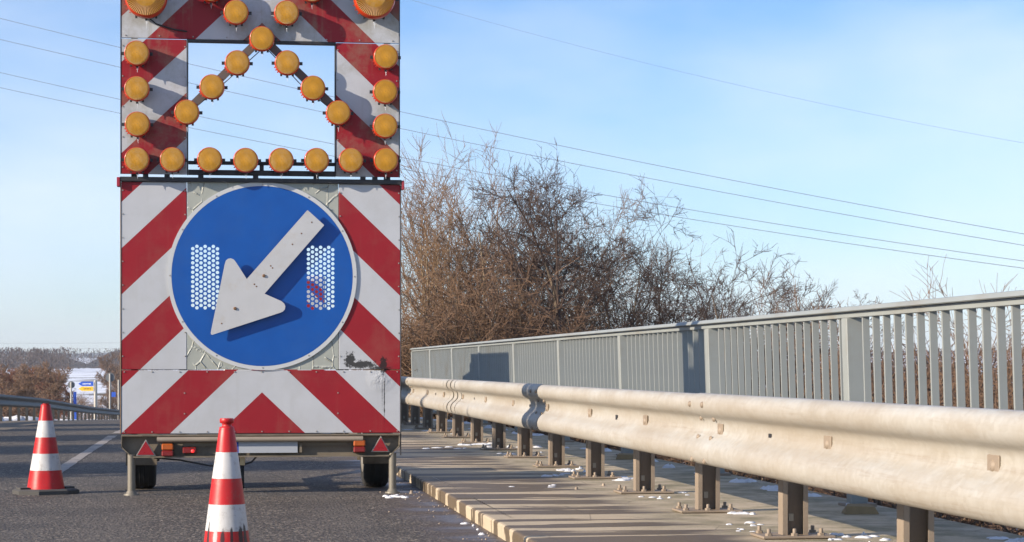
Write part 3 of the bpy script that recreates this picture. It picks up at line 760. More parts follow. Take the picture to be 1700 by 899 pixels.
mb = MB(); x, z = N(402, 790); mb.tube((x-.02, .3, .12), (x+.02, .3, .12), .09, n=20); mb.tube((x, .3, .12), (x, .3, .45), .02); mb.build('jockey_wheel', M['rubber'], tr)

# ------------------------------------------------------------------ cones
def cone_mb(seed, dents, slim=1.0):
    mb = MB(); prof = [(.150, .02), (.146, .05), (.135, .12), (.124, .187), (.113, .25), (.101, .32), (.090, .385), (.079, .450), (.068, .515), (.057, .582), (.048, .64), (.040, .69), (.037, .70), (.037, .708), (.024, .712), (.023, .725), (.034, .729), (.036, .745), (.033, .752)]
    n = 48; vs = []
    for (r, h) in prof:
        for k in range(n):
            t = 2*math.pi*k/n; rr = r*(slim+(1-slim)*min(1, h/.7))
            for (dt, dh, w, dp) in dents:
                da = (t-dt+math.pi) % (2*math.pi)-math.pi; rr -= dp*math.exp(-(da*r/w)**2-((h-dh)/w)**2)
            rr += .0012*noise.noise(Vector((math.cos(t)*2, math.sin(t)*2, h*8+seed)))
            vs.append((rr*math.cos(t), rr*math.sin(t), h))
    fs = [(i*n+k, i*n+(k+1) % n, (i+1)*n+(k+1) % n, (i+1)*n+k) for i in range(len(prof)-1) for k in range(n)]
    mb.add(vs, fs, 0, True); m = (len(prof)-1)*n; mb.add(vs[m:m+n], [tuple(range(n))], 0); return mb
def make_cone(loc, label, knob, s=1.0, rz=0, tilt=0, dents=(), seed=0):
    e = empty('traffic_cone', loc, label, 'traffic cone', 'traffic cones closing the lane', rz); e.scale = (s, s, s)
    body = cone_mb(seed, dents, .83 if knob else 1.0)
    if not knob: body.v = [(v[0], v[1], v[2]) if v[2] < .7 else (v[0]*(1.05 if v[2] < .74 else 1.0), v[1], min(v[2], .722)) for v in body.v]
    o = body.build('cone_body', M['cone2' if knob else 'cone'], e)
    mb = MB(); b = .19
    for k in range(1):
        oct_ = [(b, .09), (.09, b), (-.09, b), (-b, .09), (-b, -.09), (-.09, -b), (.09, -b), (b, -.09)]
        vs = [(x, y, 0.0) for x, y in oct_]+[(x, y, .026) for x, y in oct_]+[(x*.92, y*.92, .036) for x, y in oct_]+[(x*.8, y*.8, .036) for x, y in oct_]
        fs = [tuple(range(7, -1, -1))]+[(L*8+i, L*8+(i+1) % 8, L*8+8+(i+1) % 8, L*8+8+i) for L in range(3) for i in range(8)]+[tuple(range(24, 32))]
        mb.add(vs, fs)
    mb.box(-b*.9, -b*.6, -.05, .05, .03, .048); mb.box(b*.6, b*.9, -.05, .05, .03, .048)
    base = mb.build('base_plate', M['conebase'], e)
    return e
c1 = ray(76, 608+EYE/16.75*F, 16.75); c1.z = 0.0
cl = make_cone(c1, 'dented red and white traffic cone left of the trailer, whole on its dark rubber base', False, 1.0, R(20), dents=[(R(-110), .11, .03, .012), (R(-60), .2, .05, .006)], seed=3)
for ch in cl.children:
    if ch.name.startswith('base_plate'): ch.scale = (1.28, 1.15, 1.1)
c2 = ray(376.5, 700, 10.6); c2.z = 0.0
cf = make_cone(c2, 'large foreground red and white cone with black spray marks near its foot', True, 1.0, R(5), seed=9)

# ------------------------------------------------------------------ guardrail on the pavement
gr = empty('guardrail', (0, 0, 0), 'dusty beige steel guardrail on bolted posts along the raised concrete pavement', 'guardrail')
zc = lambda z: .475+(z-.42)*.906
prof = [(.0, .79), (.0, .815), (.012, .838), (.035, .848), (.062, .843), (.084, .824), (.095, .797), (.095, .768), (.086, .742), (.064, .722), (.038, .709), (.020, .692), (.012, .668), (.012, .635), (.020, .610), (.040, .585), (.066, .562), (.086, .535), (.095, .505), (.093, .470), (.080, .440), (.060, .424), (.035, .418), (.012, .427), (.0, .448)]
RX = 2.70
def rail_mb(y0, y1, off=0, step=.5):
    mb = MB(); n = max(1, round((y1-y0)/step)); m = len(prof); vs = []
    for th in (0, 1):
        for k in range(n+1):
            y = y0+(y1-y0)*k/n
            for i, (o, z) in enumerate(prof):
                a = prof[max(0, i-1)]; b = prof[min(m-1, i+1)]; tx, tz = b[0]-a[0], b[1]-a[1]; l = math.hypot(tx, tz); nx_, nz_ = -tz/l, tx/l
                s_ = off-(.004 if th else 0)
                wob = .003*noise.noise(Vector((y*.7, z*3, 0)))
                vs.append((RX-(o+s_*nx_)+wob, y, zc(z+s_*nz_)-drop(y)))
    fs = []
    for k in range(n):
        for i in range(m-1): fs.append((k*m+i, k*m+i+1, (k+1)*m+i+1, (k+1)*m+i))
    q = (n+1)*m
    fs2 = [tuple(q+v for v in reversed(f)) for f in fs]
    edge = [(k*m, (k+1)*m, q+(k+1)*m, q+k*m) for k in range(n)]+[(k*m+m-1, q+k*m+m-1, q+(k+1)*m+m-1, (k+1)*m+m-1) for k in range(n)]
    edge += [(i, q+i, q+i+1, i+1) for i in range(m-1)]+[(n*m+i, n*m+i+1, q+n*m+i+1, q+n*m+i) for i in range(m-1)]
    mb.add(vs, fs+fs2, 0, True); mb.add(vs, edge, 0, False); return mb
# post rows: depth D = 2.0*(k+4.693)
def ypost(k): D = 2.0*(k+4.693); return (D-3.08*math.sin(TH))/math.cos(TH)
posts = [ypost(k) for k in range(-3, 18)]
spl = [ypost(k)+.24 for k in (-5, -2, 1, 4, 10, 13, 17)]
jy = [ypost(7)+.15+.42*q for q in range(4)]
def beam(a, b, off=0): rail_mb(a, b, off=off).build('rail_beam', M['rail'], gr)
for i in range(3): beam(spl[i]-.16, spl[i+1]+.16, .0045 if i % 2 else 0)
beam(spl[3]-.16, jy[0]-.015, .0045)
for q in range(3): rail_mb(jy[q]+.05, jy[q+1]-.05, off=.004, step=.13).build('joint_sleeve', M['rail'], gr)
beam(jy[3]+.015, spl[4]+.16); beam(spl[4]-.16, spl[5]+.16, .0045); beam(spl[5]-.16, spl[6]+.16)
rail_mb(jy[0]-.3, jy[3]+.3, off=-.012, step=.2).build('gap_backing', M['dark'], gr)  # dark backing added behind the joint gaps so they look shaded
mb = MB()
def onrail(z):      # face x of the rail at profile height z
    for i in range(len(prof)-1):
        if prof[i][1] >= z >= prof[i+1][1] and i > 3:
            t = (prof[i][1]-z)/max(1e-6, prof[i][1]-prof[i+1][1]); return RX-(prof[i][0]+(prof[i+1][0]-prof[i][0])*t)
    return RX
def bolt(y, z, r=.017):
    x = onrail(z)-.004; mb.lathe([(r*.55, -.013), (r*.9, -.009), (r, 0)], (x, y, zc(z)-drop(y)), 'x', 12)
for i, y in enumerate(posts):
    x = RX-.013; z = zc(.632)-drop(y)
    mb.box(x-.012, x-.004, y-.055, y+.055, z-.038, z+.038, bev=.002); mb.lathe([(.008, -.022), (.019, -.017), (.022, -.0115)], (x, y, z), 'x', 12)
for y in spl:
    for z in (.785, .70, .58, .445):
        for dy in (-.15, .15): bolt(y+dy-.0, z)
mb.build('rail_bolt', M['post'], gr)
for i, y in enumerate(posts[:-1]):
    if i % 2 != 1: continue
    mb = MB()
    ym = y+1.0; x = RX-.013-.0055; z = zc(.632)-drop(ym); mb.box(x-.001, x+.0065, ym-.028, ym+.028, z-.016, z+.016); mb.build('rail_slot', M['blackplastic'], gr)
def make_post():
    mb = MB(); w = .070; dpt = .055; t = .007; zt = .66
    mb.box(-w, -w+t, -dpt, .04, 0, zt); mb.box(w-t, w, -dpt, .04, 0, zt)                       # flanges
    mb.box(-w, -w+.026, -dpt-.003, -dpt+.003, 0, zt-.0); mb.box(w-.026, w, -dpt-.003, -dpt+.003, 0, zt)   # lips
    mb.box(-w+t, w-t, .034, .040, 0, zt)
    p = mb.build('post', M['post'], gr)
    mb = MB(); mb.box(-.20, .20, -.14, .14, 0, .014, bev=.003); bp = mb.build('base_plate', M['post'], p); bp.location = (0, 0, .002)
    for (x, y) in ((-.16, -.10), (.13, -.10), (-.16, .10), (.14, .10), (-.02, -.11)):
        mb = MB(); mb.lathe([(.020, .0142), (.020, .028), (.019, .030)], (x, y, 0), 'z', 6, smooth=False); mb.lathe([(.011, .030), (.011, .052), (.008, .055)], (x, y, 0), 'z', 8); mb.build('anchor_bolt', M['post'], p)
    mb = MB(); mb.box(-.013, .013, .030, .0335, .085, .125); mb.build('post_slot', simple('pale_slot', (.5, .47, .38), .7), p)
    mb = MB(); mb.box(-.37, -.072, -.03, .03, .48, .58, bev=.006); mb.build('spacer_arm', M['post'], p)
    return p
p0 = make_post()
for i, y in enumerate(posts):
    p = p0 if i == 0 else copy_tree(p0, gr)
    p.location = (3.08, y, PZ-drop(y)+.001)

# ------------------------------------------------------------------ outer railing
rl = empty('bridge_railing', (4.2, 0, PZ), 'tall pale grey steel railing with vertical bars at the outer edge of the pavement', 'railing')
rl.rotation_euler = (0, -R(1.8), 0)
ry = [13.50+3.98*k for k in range(-2, 9)]
yA, yB = ry[0]-1.0, ry[-1]+.12
mb = MB(); z1 = 1.413-PZ
def hand(y0, y1):
    mb.add([(-.075, y0, z1-.030), (-.055, y0, z1-.004), (-.03, y0, z1), (.05, y0, z1), (.075, y0, z1-.012), (.075, y0, z1-.036), (-.068, y0, z1-.036),
            (-.075, y1, z1-.030), (-.055, y1, z1-.004), (-.03, y1, z1), (.05, y1, z1), (.075, y1, z1-.012), (.075, y1, z1-.036), (-.068, y1, z1-.036)],
           [(0, 1, 2, 3, 4, 5, 6), (13, 12, 11, 10, 9, 8, 7)]+[(i, 7+i, 7+(i+1) % 7, (i+1) % 7) for i in range(7)])
edges = [yA]+[ry[k]-.6 for k in (3, 6)]+[yB]
for i in range(len(edges)-1): hand(edges[i]+(.006 if i else 0), edges[i+1])
mb.build('handrail', M['railing'], rl)
mb = MB(); mb.box(-.035, .035, yA, yB, z1-.075, z1-.042, bev=.003); mb.box(-.03, .03, yA, yB, .17, .205, bev=.003); mb.build('cross_rail', M['railing'], rl)
mb = MB(); mb.box(-.055, .055, -.06, .06, .0, z1-.076, bev=.004); rp = mb.build('railing_post', M['railing'], rl)
mb = MB(); mb.box(-.10, .10, -.11, .11, -.012, .02, bev=.004); mb.build('foot_plate', M['post'], rp)
for i, y in enumerate(ry):
    p = rp if i == 0 else copy_tree(rp, rl); p.location = (0, y, 0)
mb = MB(); mb.box(-.022, .022, -.011, .011, .205, z1-.0755); bb = mb.build('baluster', M['railing'], rl); first = True; nb = 0
slots = []
for i in range(len(ry)):
    for j in range(17): slots.append(ry[i]-.30-.2165*j)
slots = [y for y in slots if y > yA+.05]
vis = sorted([y for y in slots if y > 7.5])
# the hundred that show largest stand alone, the rest of the far ones are one mesh
for y in vis[:100]:
    p = bb if first else copy_tree(bb, rl); first = False; p.location = (0, y, 0)
mb = MB()
for y in vis[100:]: mb.box(-.022, .022, y-.011, y+.011, .205, z1-.0755)
tag(mb.build('baluster_row', M['railing'], rl), kind='stuff')

# snow crumbs on the pavement
mb = MB(); random.seed(12)
def snowlump(x, y, z, r, h):
    n = 12; sd = random.uniform(0, 99); vs = [(x, y, z+h*.9)]; rx = r*random.uniform(.8, 1.5); rY = r*random.uniform(.7, 1.2)
    for q, (fr, fh) in enumerate(((.4, 1.0), (.75, .75), (.98, .3), (1.08, -.1))):
        for k in range(n):
            t = 2*math.pi*k/n; w = 1+.75*noise.noise(Vector((math.cos(t)*1.6, math.sin(t)*1.6, sd))); hh = fh*(1+.7*noise.noise(Vector((x*40+math.cos(t)*fr*3, y*40+math.sin(t)*fr*3, sd)))) if fh > 0 else fh
            vs.append((x+rx*fr*w*math.cos(t), y+rY*fr*w*math.sin(t), z+h*hh))
    fs = [(0, 1+k, 1+(k+1) % n) for k in range(n)]+[(1+q*n+k, 1+(q+1)*n+k, 1+(q+1)*n+(k+1) % n, 1+q*n+(k+1) % n) for q in range(3) for k in range(n)]
    mb.add(vs, fs, 0, True)
def spot(px, py, spread, cnt, r, h, z=PZ):
    D = (EYE-z)*F/(py-608); c = ray(px, py, D)
    for _ in range(int(cnt*.55)): snowlump(c.x+random.gauss(0, spread*1.2), c.y+random.gauss(0, spread*2.2), z, random.uniform(.15, .8)*r, random.uniform(.2, .7)*h)
for (px, py, s, n, r, h) in [(955, 781, .07, 26, .06, .03), (925, 788, .06, 12, .05, .02), (1030, 794, .06, 20, .06, .022), (1220, 851, .05, 18, .05, .02), (1235, 870, .05, 10, .035, .012), (1125, 818, .05, 10, .035, .012),
                          (1245, 880, .05, 8, .03, .01), (740, 744, .12, 12, .06, .02), (800, 738, .12, 20, .08, .03), (1090, 826, .06, 10, .04, .015), (905, 806, .08, 8, .03, .012), (1385, 890, .09, 26, .045, .018), (1290, 882, .1, 10, .03, .01), (700, 715, .4, 14, .12, .02), (880, 742, .2, 14, .07, .02), (850, 752, .12, 10, .05, .02)]:
    spot(px, py, s, n, r, h)
for k in range(190):
    y = random.uniform(8, 44); x = random.gauss(4.14, .07)
    if x < 4.30 and noise.noise(Vector((y*.9, 0, 5))) > .0: snowlump(x, y, PZ-drop(y), random.uniform(.015, .06), random.uniform(.008, .028))
for _ in range(6): snowlump(random.gauss(1.58, .02), random.uniform(9, 14), 0, random.uniform(.006, .018), .01)
for k in range(8):
    c = ray(1340/2+random.uniform(-40, 20), 823, 16.5); 
    snowlump(1.33+random.gauss(0, .05), 16.3+random.gauss(0, .08), 0, .025, .012)
tag(mb.build('snow_patches', M['snow'], fix=False), kind='stuff', label='small patches of melting snow scattered over the pavement')
# grit on the gutter
mb = MB()
for _ in range(170):
    x = 1.62-abs(random.gauss(0, .16)); y = random.uniform(7.5, 20); r = random.uniform(.002, .008)
    mb.tube((x, y, -.002), (x+r*.3, y, r), r, r*.5, 5)
for (px, py) in [(957, 812), (683, 818), (1110, 818), (1002, 806)]:
    c = ray(px, py, (EYE-PZ)*F/(py-608)); mb.tube((c.x, c.y, c.z-.005), (c.x, c.y, c.z+.018), .016, .009, 6)
tag(mb.build('gutter_grit', simple('grit_stone', (.30, .24, .18), .8, var=.5, sc=3)), kind='stuff', label='loose grit lying in the gutter along the kerb')
# broken concrete pieces by the railing feet
for (px, py, lab) in [(1427, 852, 'broken concrete lump beside the nearer railing foot, brown and mossy'), (1040, 762, 'small brown concrete lump under the guardrail, farther along the pavement')]:
    D = (EYE-PZ)*F/(py-608); c = ray(px, py, D); mb = MB()
    mb.add([(-.12, -.08, 0), (.10, -.09, 0), (.13, .08, 0), (-.09, .10, 0), (-.10, -.05, .05), (.08, -.06, .045), (.09, .05, .055), (-.06, .06, .06)], [(0, 3, 2, 1), (4, 5, 6, 7), (0, 1, 5, 4), (1, 2, 6, 5), (2, 3, 7, 6), (3, 0, 4, 7)])
    o = mb.build('concrete_lump', simple('mossy_concrete', (.22, .16, .08), .9, var=.3, sc=14, bump=.4)); o.location = c; tag(o, lab, 'concrete piece')

# ------------------------------------------------------------------ service truck hidden ahead of the trailer
st = empty('service_truck', (.75, 29.2, 0), 'pale service truck ahead of the trailer, glimpsed only through the blue disc holes', 'truck')
mb = MB(); mb.box(-.70, .70, 0, 4.6, .55, 2.28, bev=.03); mb.build('cargo_box', M['vanwhite'], st)
mb = MB(); mb.box(-.68, .68, -.02, -.003, .6, 2.2); mb.build('rear_door', M['vanstripe'], st)
mb = MB(); mb.prism([(4.7, .4), (6.3, .4), (6.4, 1.1), (5.9, 1.9), (4.7, 2.0)], -.68, .68)
mb.v = [(v[1], v[0], v[2]) for v in mb.v]; cab = mb.build('cab', M['vanwhite'], st)
mb = MB(); mb.box(-.69, -.684, 5.0, 5.8, 1.15, 1.75); mb.box(.684, .69, 5.0, 5.8, 1.15, 1.75); mb.build('cab_window', M['glass'], cab)
for (x, y) in ((-.6, 1.0), (.6, 1.0), (-.6, 5.4), (.6, 5.4)):
    mb = MB(); mb.lathe([(.2, -.1), (.33, -.1), (.35, -.07), (.35, .07), (.33, .1), (.2, .1)], (x, y, .35), 'x', 24); mb.build('wheel', M['rubber'], st)
mb = MB(); mb.box(-.5, .5, .1, 6.0, .4, .54); mb.build('chassis', M['dark'], st)

# ------------------------------------------------------------------ left guardrail
gl = empty('guardrail', (0, 0, 0), 'weathered dark grey guardrail along the far left edge of the road', 'guardrail')
mb = MB(); pr2 = [(0, .72), (.03, .735), (.06, .70), (.07, .66), (.03, .61), (.01, .57), (.03, .53), (.07, .47), (.06, .42), (.03, .40), (0, .41)]
gys = [20+k*3 for k in range(90)]; m = len(pr2); vs = []
for y in gys:
    for (o, z) in pr2: vs.append((-6+o, y, z-drop(y)))
mb.add(vs, [(k*m+i, k*m+i+1, (k+1)*m+i+1, (k+1)*m+i) for k in range(len(gys)-1) for i in range(m-1)], 0, True)
o = mb.build('rail_beam', M['greyrail'], gl, fix=False); md = o.modifiers.new('t', 'SOLIDIFY'); md.thickness = .004
mb = MB(); mb.box(-.04, .04, -.04, .04, -.2, .68); q0 = mb.build('post', M['greyrail'], gl); first = True
y = 44.0; n = 0
while y < 150:
    p = q0 if first else copy_tree(q0, gl); first = False; p.location = (-6.06, y, -drop(y)); y += 2.66
mb = MB(); random.seed(21)
for k in range(120):
    y = random.uniform(50, 160); x = random.uniform(-8.5, -6.5); snowlump(x, y, -drop(y)-.03, random.uniform(.15, .6), random.uniform(.06, .16))
tag(mb.build('roadside_snow', M['snow'], fix=False), kind='stuff', label='lumps of snow lying along the verge behind the left guardrail')

# ------------------------------------------------------------------ bare trees
def tree_mesh(seed, H, spread, stems, levels, twig_r, dens=1.0, arch=.0, trunk_r=.09, up=.5):
    """returns (trunk MB, crown MB) of a leafless tree, base at the origin"""
    rnd = random.Random(seed); tk = MB(); crn = MB()
    def grow(p, d, L, r, lev, mbx):
        segs = 5 if lev <= 1 else (4 if lev == 2 else 3)
        pts = [p.copy()]; rs = [r]; dd = d.copy(); q = p.copy()
        for i in range(segs):
            w = .10 if lev < 2 else .15
            dd = (dd+Vector((rnd.gauss(0, w), rnd.gauss(0, w), rnd.gauss(0, w)))+Vector((0, 0, (up*.18 if lev < 3 else up*.08)-arch*.22*(i/segs)))).normalized()
            q = q+dd*(L/segs); pts.append(q.copy()); rs.append(r*(1-.62*(i+1)/segs))
        rs[-1] = max(rs[-1]*.6, twig_r*.6)
        n = 7 if r > .04 else (5 if r > .015 else 3)
        (tk if lev == 0 else crn).path(pts, [max(a, twig_r*.6) for a in rs], n)
        if lev >= levels: return
        nb = {0: 9, 1: 7, 2: 6, 3: 5, 4: 4}.get(lev, 3); nb = max(2, int(nb*dens*rnd.uniform(.75, 1.25)))
        for b in range(nb):
            t = rnd.uniform(.22 if lev == 0 else .15, .98); i = min(segs-1, int(t*segs)); f = t*segs-i
            s = pts[i].lerp(pts[i+1], f); ax = (pts[i+1]-pts[i]).normalized()
            side = ax.orthogonal().normalized(); side.rotate(Matrix.Rotation(rnd.uniform(0, 2*math.pi), 3, ax))
            ang = rnd.uniform(.45, 1.05) if lev else rnd.uniform(.4, .9)
            nd_ = (ax*math.cos(ang)+side*math.sin(ang)*(.6+spread*.5)).normalized()
            LL = L*rnd.uniform(.38, .68)*(1.15-.45*t); rr = max(rs[i]*rnd.uniform(.4, .65), twig_r)
            grow(s, nd_, LL, rr, lev+1, mbx)
    for s in range(stems):
        a = rnd.uniform(0, 2*math.pi); off = Vector((math.cos(a), math.sin(a), 0))*(.3*rnd.random() if stems > 1 else 0)
        d = Vector((math.cos(a)*.25*spread*(stems > 1), math.sin(a)*.25*spread*(stems > 1), 1)).normalized()
        grow(off, d, H*rnd.uniform(.62, .8)*(1 if s == 0 else rnd.uniform(.6, .95)), trunk_r*rnd.uniform(.7, 1.1)*(1 if stems == 1 else .6), 0, tk)
    return tk, crn
def add_tree(name, seed, loc, H, label, tm, cm, **kw):
    e = empty(name, loc, label, 'tree', kw.pop('group', None))
    tk, crn = tree_mesh(seed, H, **kw)
    zs = sorted(v[2] for v in crn.v); zm = zs[int(len(zs)*.9985)]; k = H/zm
    for m_ in (tk, crn): m_.v = [(v[0]*(.5+.5*k), v[1]*(.5+.5*k), v[2]*k) for v in m_.v]
    for m_ in (tk, crn):
        ok = []
        for v in m_.v:
            wx, wy = v[0]+loc[0], v[1]+loc[1]; D_ = wx*math.sin(TH)+wy*math.cos(TH); px_ = 850+F*(wx*math.cos(TH)-wy*math.sin(TH))/max(D_, .1)
            ok.append(v[2] < H*1.05 and not (340 < px_ < 590 and D_ > 40 and name == 'bare_tree'))
        kp = [i for i, f in enumerate(m_.f) if all(ok[q] for q in f)]
        m_.f = [m_.f[i] for i in kp]; m_.m = [m_.m[i] for i in kp]; m_.sm = [m_.sm[i] for i in kp]
    tk.build('trunk', M[tm], e, fix=False); crn.build('crown', M[cm], e, fix=False)
    return e
def gz(x, y): return ground(x, y)-.15
def place(px, D, dx=0): p = ray(px, 608, D); return (p.x, p.y, gz(p.x, p.y))
GT = 'bare trees and shrubs behind the bridge railing'
near_trees = [
  # px, D, top y, stems, spread, arch, twig colour, bark, seed, dens
  (722, 50, 215, 5, .4, .0, 'twiggold', 'barkpale', 1, 1.0, 'clump of slender pale stems rising right beside the board edge'),
  (742, 54, 225, 5, .5, .0, 'twig', 'barkpale', 2, 1.0, 'second clump of upright stems from the board, reaching as high as the first'),
  (800, 49, 235, 2, .6, .0, 'twig', 'barkpale', 3, 1.0, 'straight tree with a pale sunlit trunk standing above the shaded railing stretch'),
  (858, 52, 265, 3, .8, .2, 'twigdark', 'bark', 4, 1.0, 'dark forked tree between the pale trunk and the broad domed tree'),
  (935, 47, 272, 1, 1.15, .5, 'twigdark', 'bark', 25, 1.15, 'broad dark domed tree with arching outer branches'),
  (985, 55, 320, 3, .9, .4, 'twigdark', 'bark', 6, .9, 'dark shrubby tree tucked behind the right side of the domed tree'),
  (1050, 50, 372, 2, .9, .3, 'twigdark', 'bark', 7, .85, 'thin dark tree with a clear upright stem, right of the domed tree'),
  (1112, 48, 400, 2, 1.0, .4, 'twigdark', 'bark', 8, .8, 'leaning thin tree reaching over the middle of the railing'),
  (1180, 52, 432, 3, 1.0, .4, 'twigdark', 'bark', 9, .8, 'low spreading tree above the middle of the railing'),
  (1245, 47, 425, 2, 1.0, .3, 'twigdark', 'bark', 10, .75, 'sparse tree with one tall forked leader over the railing'),
  (1310, 53, 470, 3, 1.0, .4, 'twig', 'bark', 11, .7, 'low scrubby tree just clearing the handrail'),
  (1015, 58, 345, 3, .9, .3, 'twig', 'bark', 14, .9, 'brownish thin tree half hidden behind the right side of the domed crown'),
  (1085, 56, 425, 3, .9, .3, 'twigdark', 'bark', 15, .8, 'low thin tree behind the upright stem right of the domed tree'),
  (770, 57, 250, 4, .6, .1, 'twig', 'bark', 16, 1.0, 'tall brown tree standing back between the board and the pale trunk'),
  (895, 57, 300, 3, .9, .3, 'twig', 'bark', 17, 1.0, 'brown tree standing back behind the domed tree on its left side'),
  (1215, 56, 455, 3, 1.0, .4, 'twigdark', 'bark', 18, .8, 'low dark tree standing back over the middle of the handrail'),
  (1150, 50, 415, 1, 1.1, .3, 'twigdark', 'bark', 26, 1.0, 'dark forked tree whose limbs cross over the middle of the handrail'),
  (1275, 50, 468, 2, 1.1, .4, 'twigdark', 'bark', 27, 1.0, 'wide dark scrubby tree with drooping outer twigs near the row end'),
  (1340, 50, 485, 2, 1.1, .4, 'twigdark', 'bark', 28, .9, 'small wide tree just before the last one of the row'),
  (1372, 46, 462, 2, 1.0, .3, 'twig', 'bark', 12, .65, 'last small tree of the row, one long branch pointing up to the right'),
]
for (px, D, ty, stems, sp_, arch, cm, tm, seed, dens, lab) in near_trees:
    loc = place(px, D); H = EYE+(608-ty)/F*D-loc[2]
    add_tree('bare_tree', seed, loc, H*1.02, lab, tm, cm, group=GT, spread=sp_, stems=stems, levels=4 if stems <= 3 else 3, twig_r=.0062, dens=dens*(.9 if stems <= 3 else .92)*(1.0 if px < 900 else 1.15), arch=arch, trunk_r=.105 if stems < 3 else .085)
# dense low shrubs: two meshes, copied
def shrub_src(seed, H, cm, loc, lab, stems=14, dens=1.0, name='bare_shrub', tr_=.006):
    e = empty(name, loc, lab, 'shrub', 'bare shrubs on the embankment')
    rnd = random.Random(seed); crn = MB(); tk = MB()
    for s in range(stems):
        a = rnd.uniform(0, 2*math.pi); d = Vector((math.cos(a)*.55, math.sin(a)*.55, 1)).normalized(); p = Vector((math.cos(a), math.sin(a), 0))*.25*rnd.random()
        L = H*rnd.uniform(.6, 1.05); pts = [p]; q = p.copy(); dd = d.copy(); rs = [.014]
        for i in range(5):
            dd = (dd+Vector((rnd.gauss(0, .18), rnd.gauss(0, .18), rnd.gauss(0, .12)+.02))).normalized(); q = q+dd*L/5; pts.append(q.copy()); rs.append(.014-.002*(i+1))
        tk.path(pts, rs, 4)
        for b in range(int(13*dens)):
            t = rnd.uniform(.15, 1)*4.99; i = int(t); s0 = pts[i].lerp(pts[i+1], t-i); dv = Vector((rnd.gauss(0, 1), rnd.gauss(0, 1), rnd.gauss(.35, .7))).normalized(); L2 = L*rnd.uniform(.12, .4)
            m1 = s0+dv*L2*.5+Vector((rnd.gauss(0, .05), rnd.gauss(0, .05), .02)); e1 = s0+dv*L2; crn.path([s0, m1, e1], [tr_*1.2, tr_, tr_*.6], 3)
            for c in range(int(4*dens)):
                tt = rnd.random(); s1 = s0.lerp(e1, tt); dv2 = (dv+Vector((rnd.gauss(0, .8), rnd.gauss(0, .8), rnd.gauss(0.1, .7)))).normalized(); crn.path([s1, s1+dv2*L2*rnd.uniform(.25, .6)], [tr_*.8, tr_*.5], 3)
    tk.build('stem', M['bark'], e, fix=False); crn.build('twigs', M[cm], e, fix=False); return e
s_gold = shrub_src(31, 2.6, 'twiggold', place(680, 47.5), 'golden brown bare shrub at the far end of the railing', 18, 1.3)
s_brn = shrub_src(32, 2.8, 'twig', place(760, 48), 'brown bare shrub behind the shaded stretch of railing', 18, 1.3)
s_drk = shrub_src(33, 2.4, 'twigdark', place(900, 48), 'dark bare shrub at the foot of the domed tree', 16, 1.1)
s_snow = shrub_src(34, 1.0, 'twig', (5.3, 9.5, ground(5.3, 9.5)-.05), 'low shrub on the snowy slope just below the nearest guardrail post', 16, 1.1, tr_=.004)
random.seed(77)
rows = []
for k in range(40):
    px = random.uniform(680, 1060); D = random.uniform(46.5, 60); src_ = s_gold if px < 790 and random.random() < .6 else (s_brn if px < 930 else s_drk)
    rows.append((src_, px, D, random.uniform(.9, 1.75)*(1.0 if px < 900 else .8), 'dense bare shrub in the thicket below the tall trees'))
for k in range(22):
    px = random.uniform(1060, 1500); D = random.uniform(45, 62); rows.append((random.choice([s_brn, s_drk]), px, D, random.uniform(.75, 1.15), 'dark bare shrub showing between the railing bars below the thin trees'))
for (s0, px, D, s, lab) in rows:
    o = copy_tree(s0); o.location = place(px, D); o.rotation_euler = (0, 0, random.uniform(0, 6.28)); o.scale = (s, s, s*random.uniform(.9, 1.15)); o['label'] = lab
for k in range(12):
    px = random.uniform(1400, 1780); D = random.uniform(24, 44); o = copy_tree(random.choice([s_brn, s_drk])); o.location = place(px, D)
    s = random.uniform(.85, 1.3); o.rotation_euler = (0, 0, random.uniform(0, 6.28)); o.scale = (s, s, s); o['label'] = 'bare shrub on the snowy slope seen through the nearest railing bars'; o['group'] = 'shrubs seen through the railing'
for k in range(34):
    px = random.uniform(1330, 1780); D = random.uniform(60, 120); o = copy_tree(s_drk); o.location = place(px, D); s = (EYE+random.uniform(20, 48)/F*D-o.location.z)/2.4
    o.rotation_euler = (0, 0, random.uniform(0, 6.28)); o.scale = (s*1.2, s*1.2, s); o['label'] = 'dark brush in the belt across the snowy field behind the nearest railing bars'; o['group'] = 'brush belt behind the railing'
for k in range(22):
    y = random.uniform(8, 34); x = random.uniform(5.0, 6.8); o = copy_tree(s_snow); o.location = (x, y, ground(x, y)-.05); s = random.uniform(.7, 1.2)
    o.rotation_euler = (0, 0, random.uniform(0, 6.28)); o.scale = (s, s, s*.9); o['label'] = 'low twiggy shrub growing out of the snow under the guardrail line'; o['group'] = 'low shrubs along the pavement edge'
# slender shoots rising behind the nearest handrail
for k, (px, ty) in enumerate([(1450, 500), (1530, 470), (1592, 455), (1640, 478), (1690, 470)]):
    D = 26+k*1.5; loc = place(px, D); H = EYE+(608-ty)/F*D-loc[2]
    lab = ['leftmost', 'second', 'tallest middle', 'fourth', 'rightmost'][k]+' of the five slender bare saplings poking above the nearest handrail'
    add_tree('sapling', 60+k, loc, H*1.05, lab, 'bark', 'twig', group='saplings behind the nearest railing', spread=.7, stems=3, levels=3, twig_r=.005, dens=.8, arch=0, trunk_r=.04)

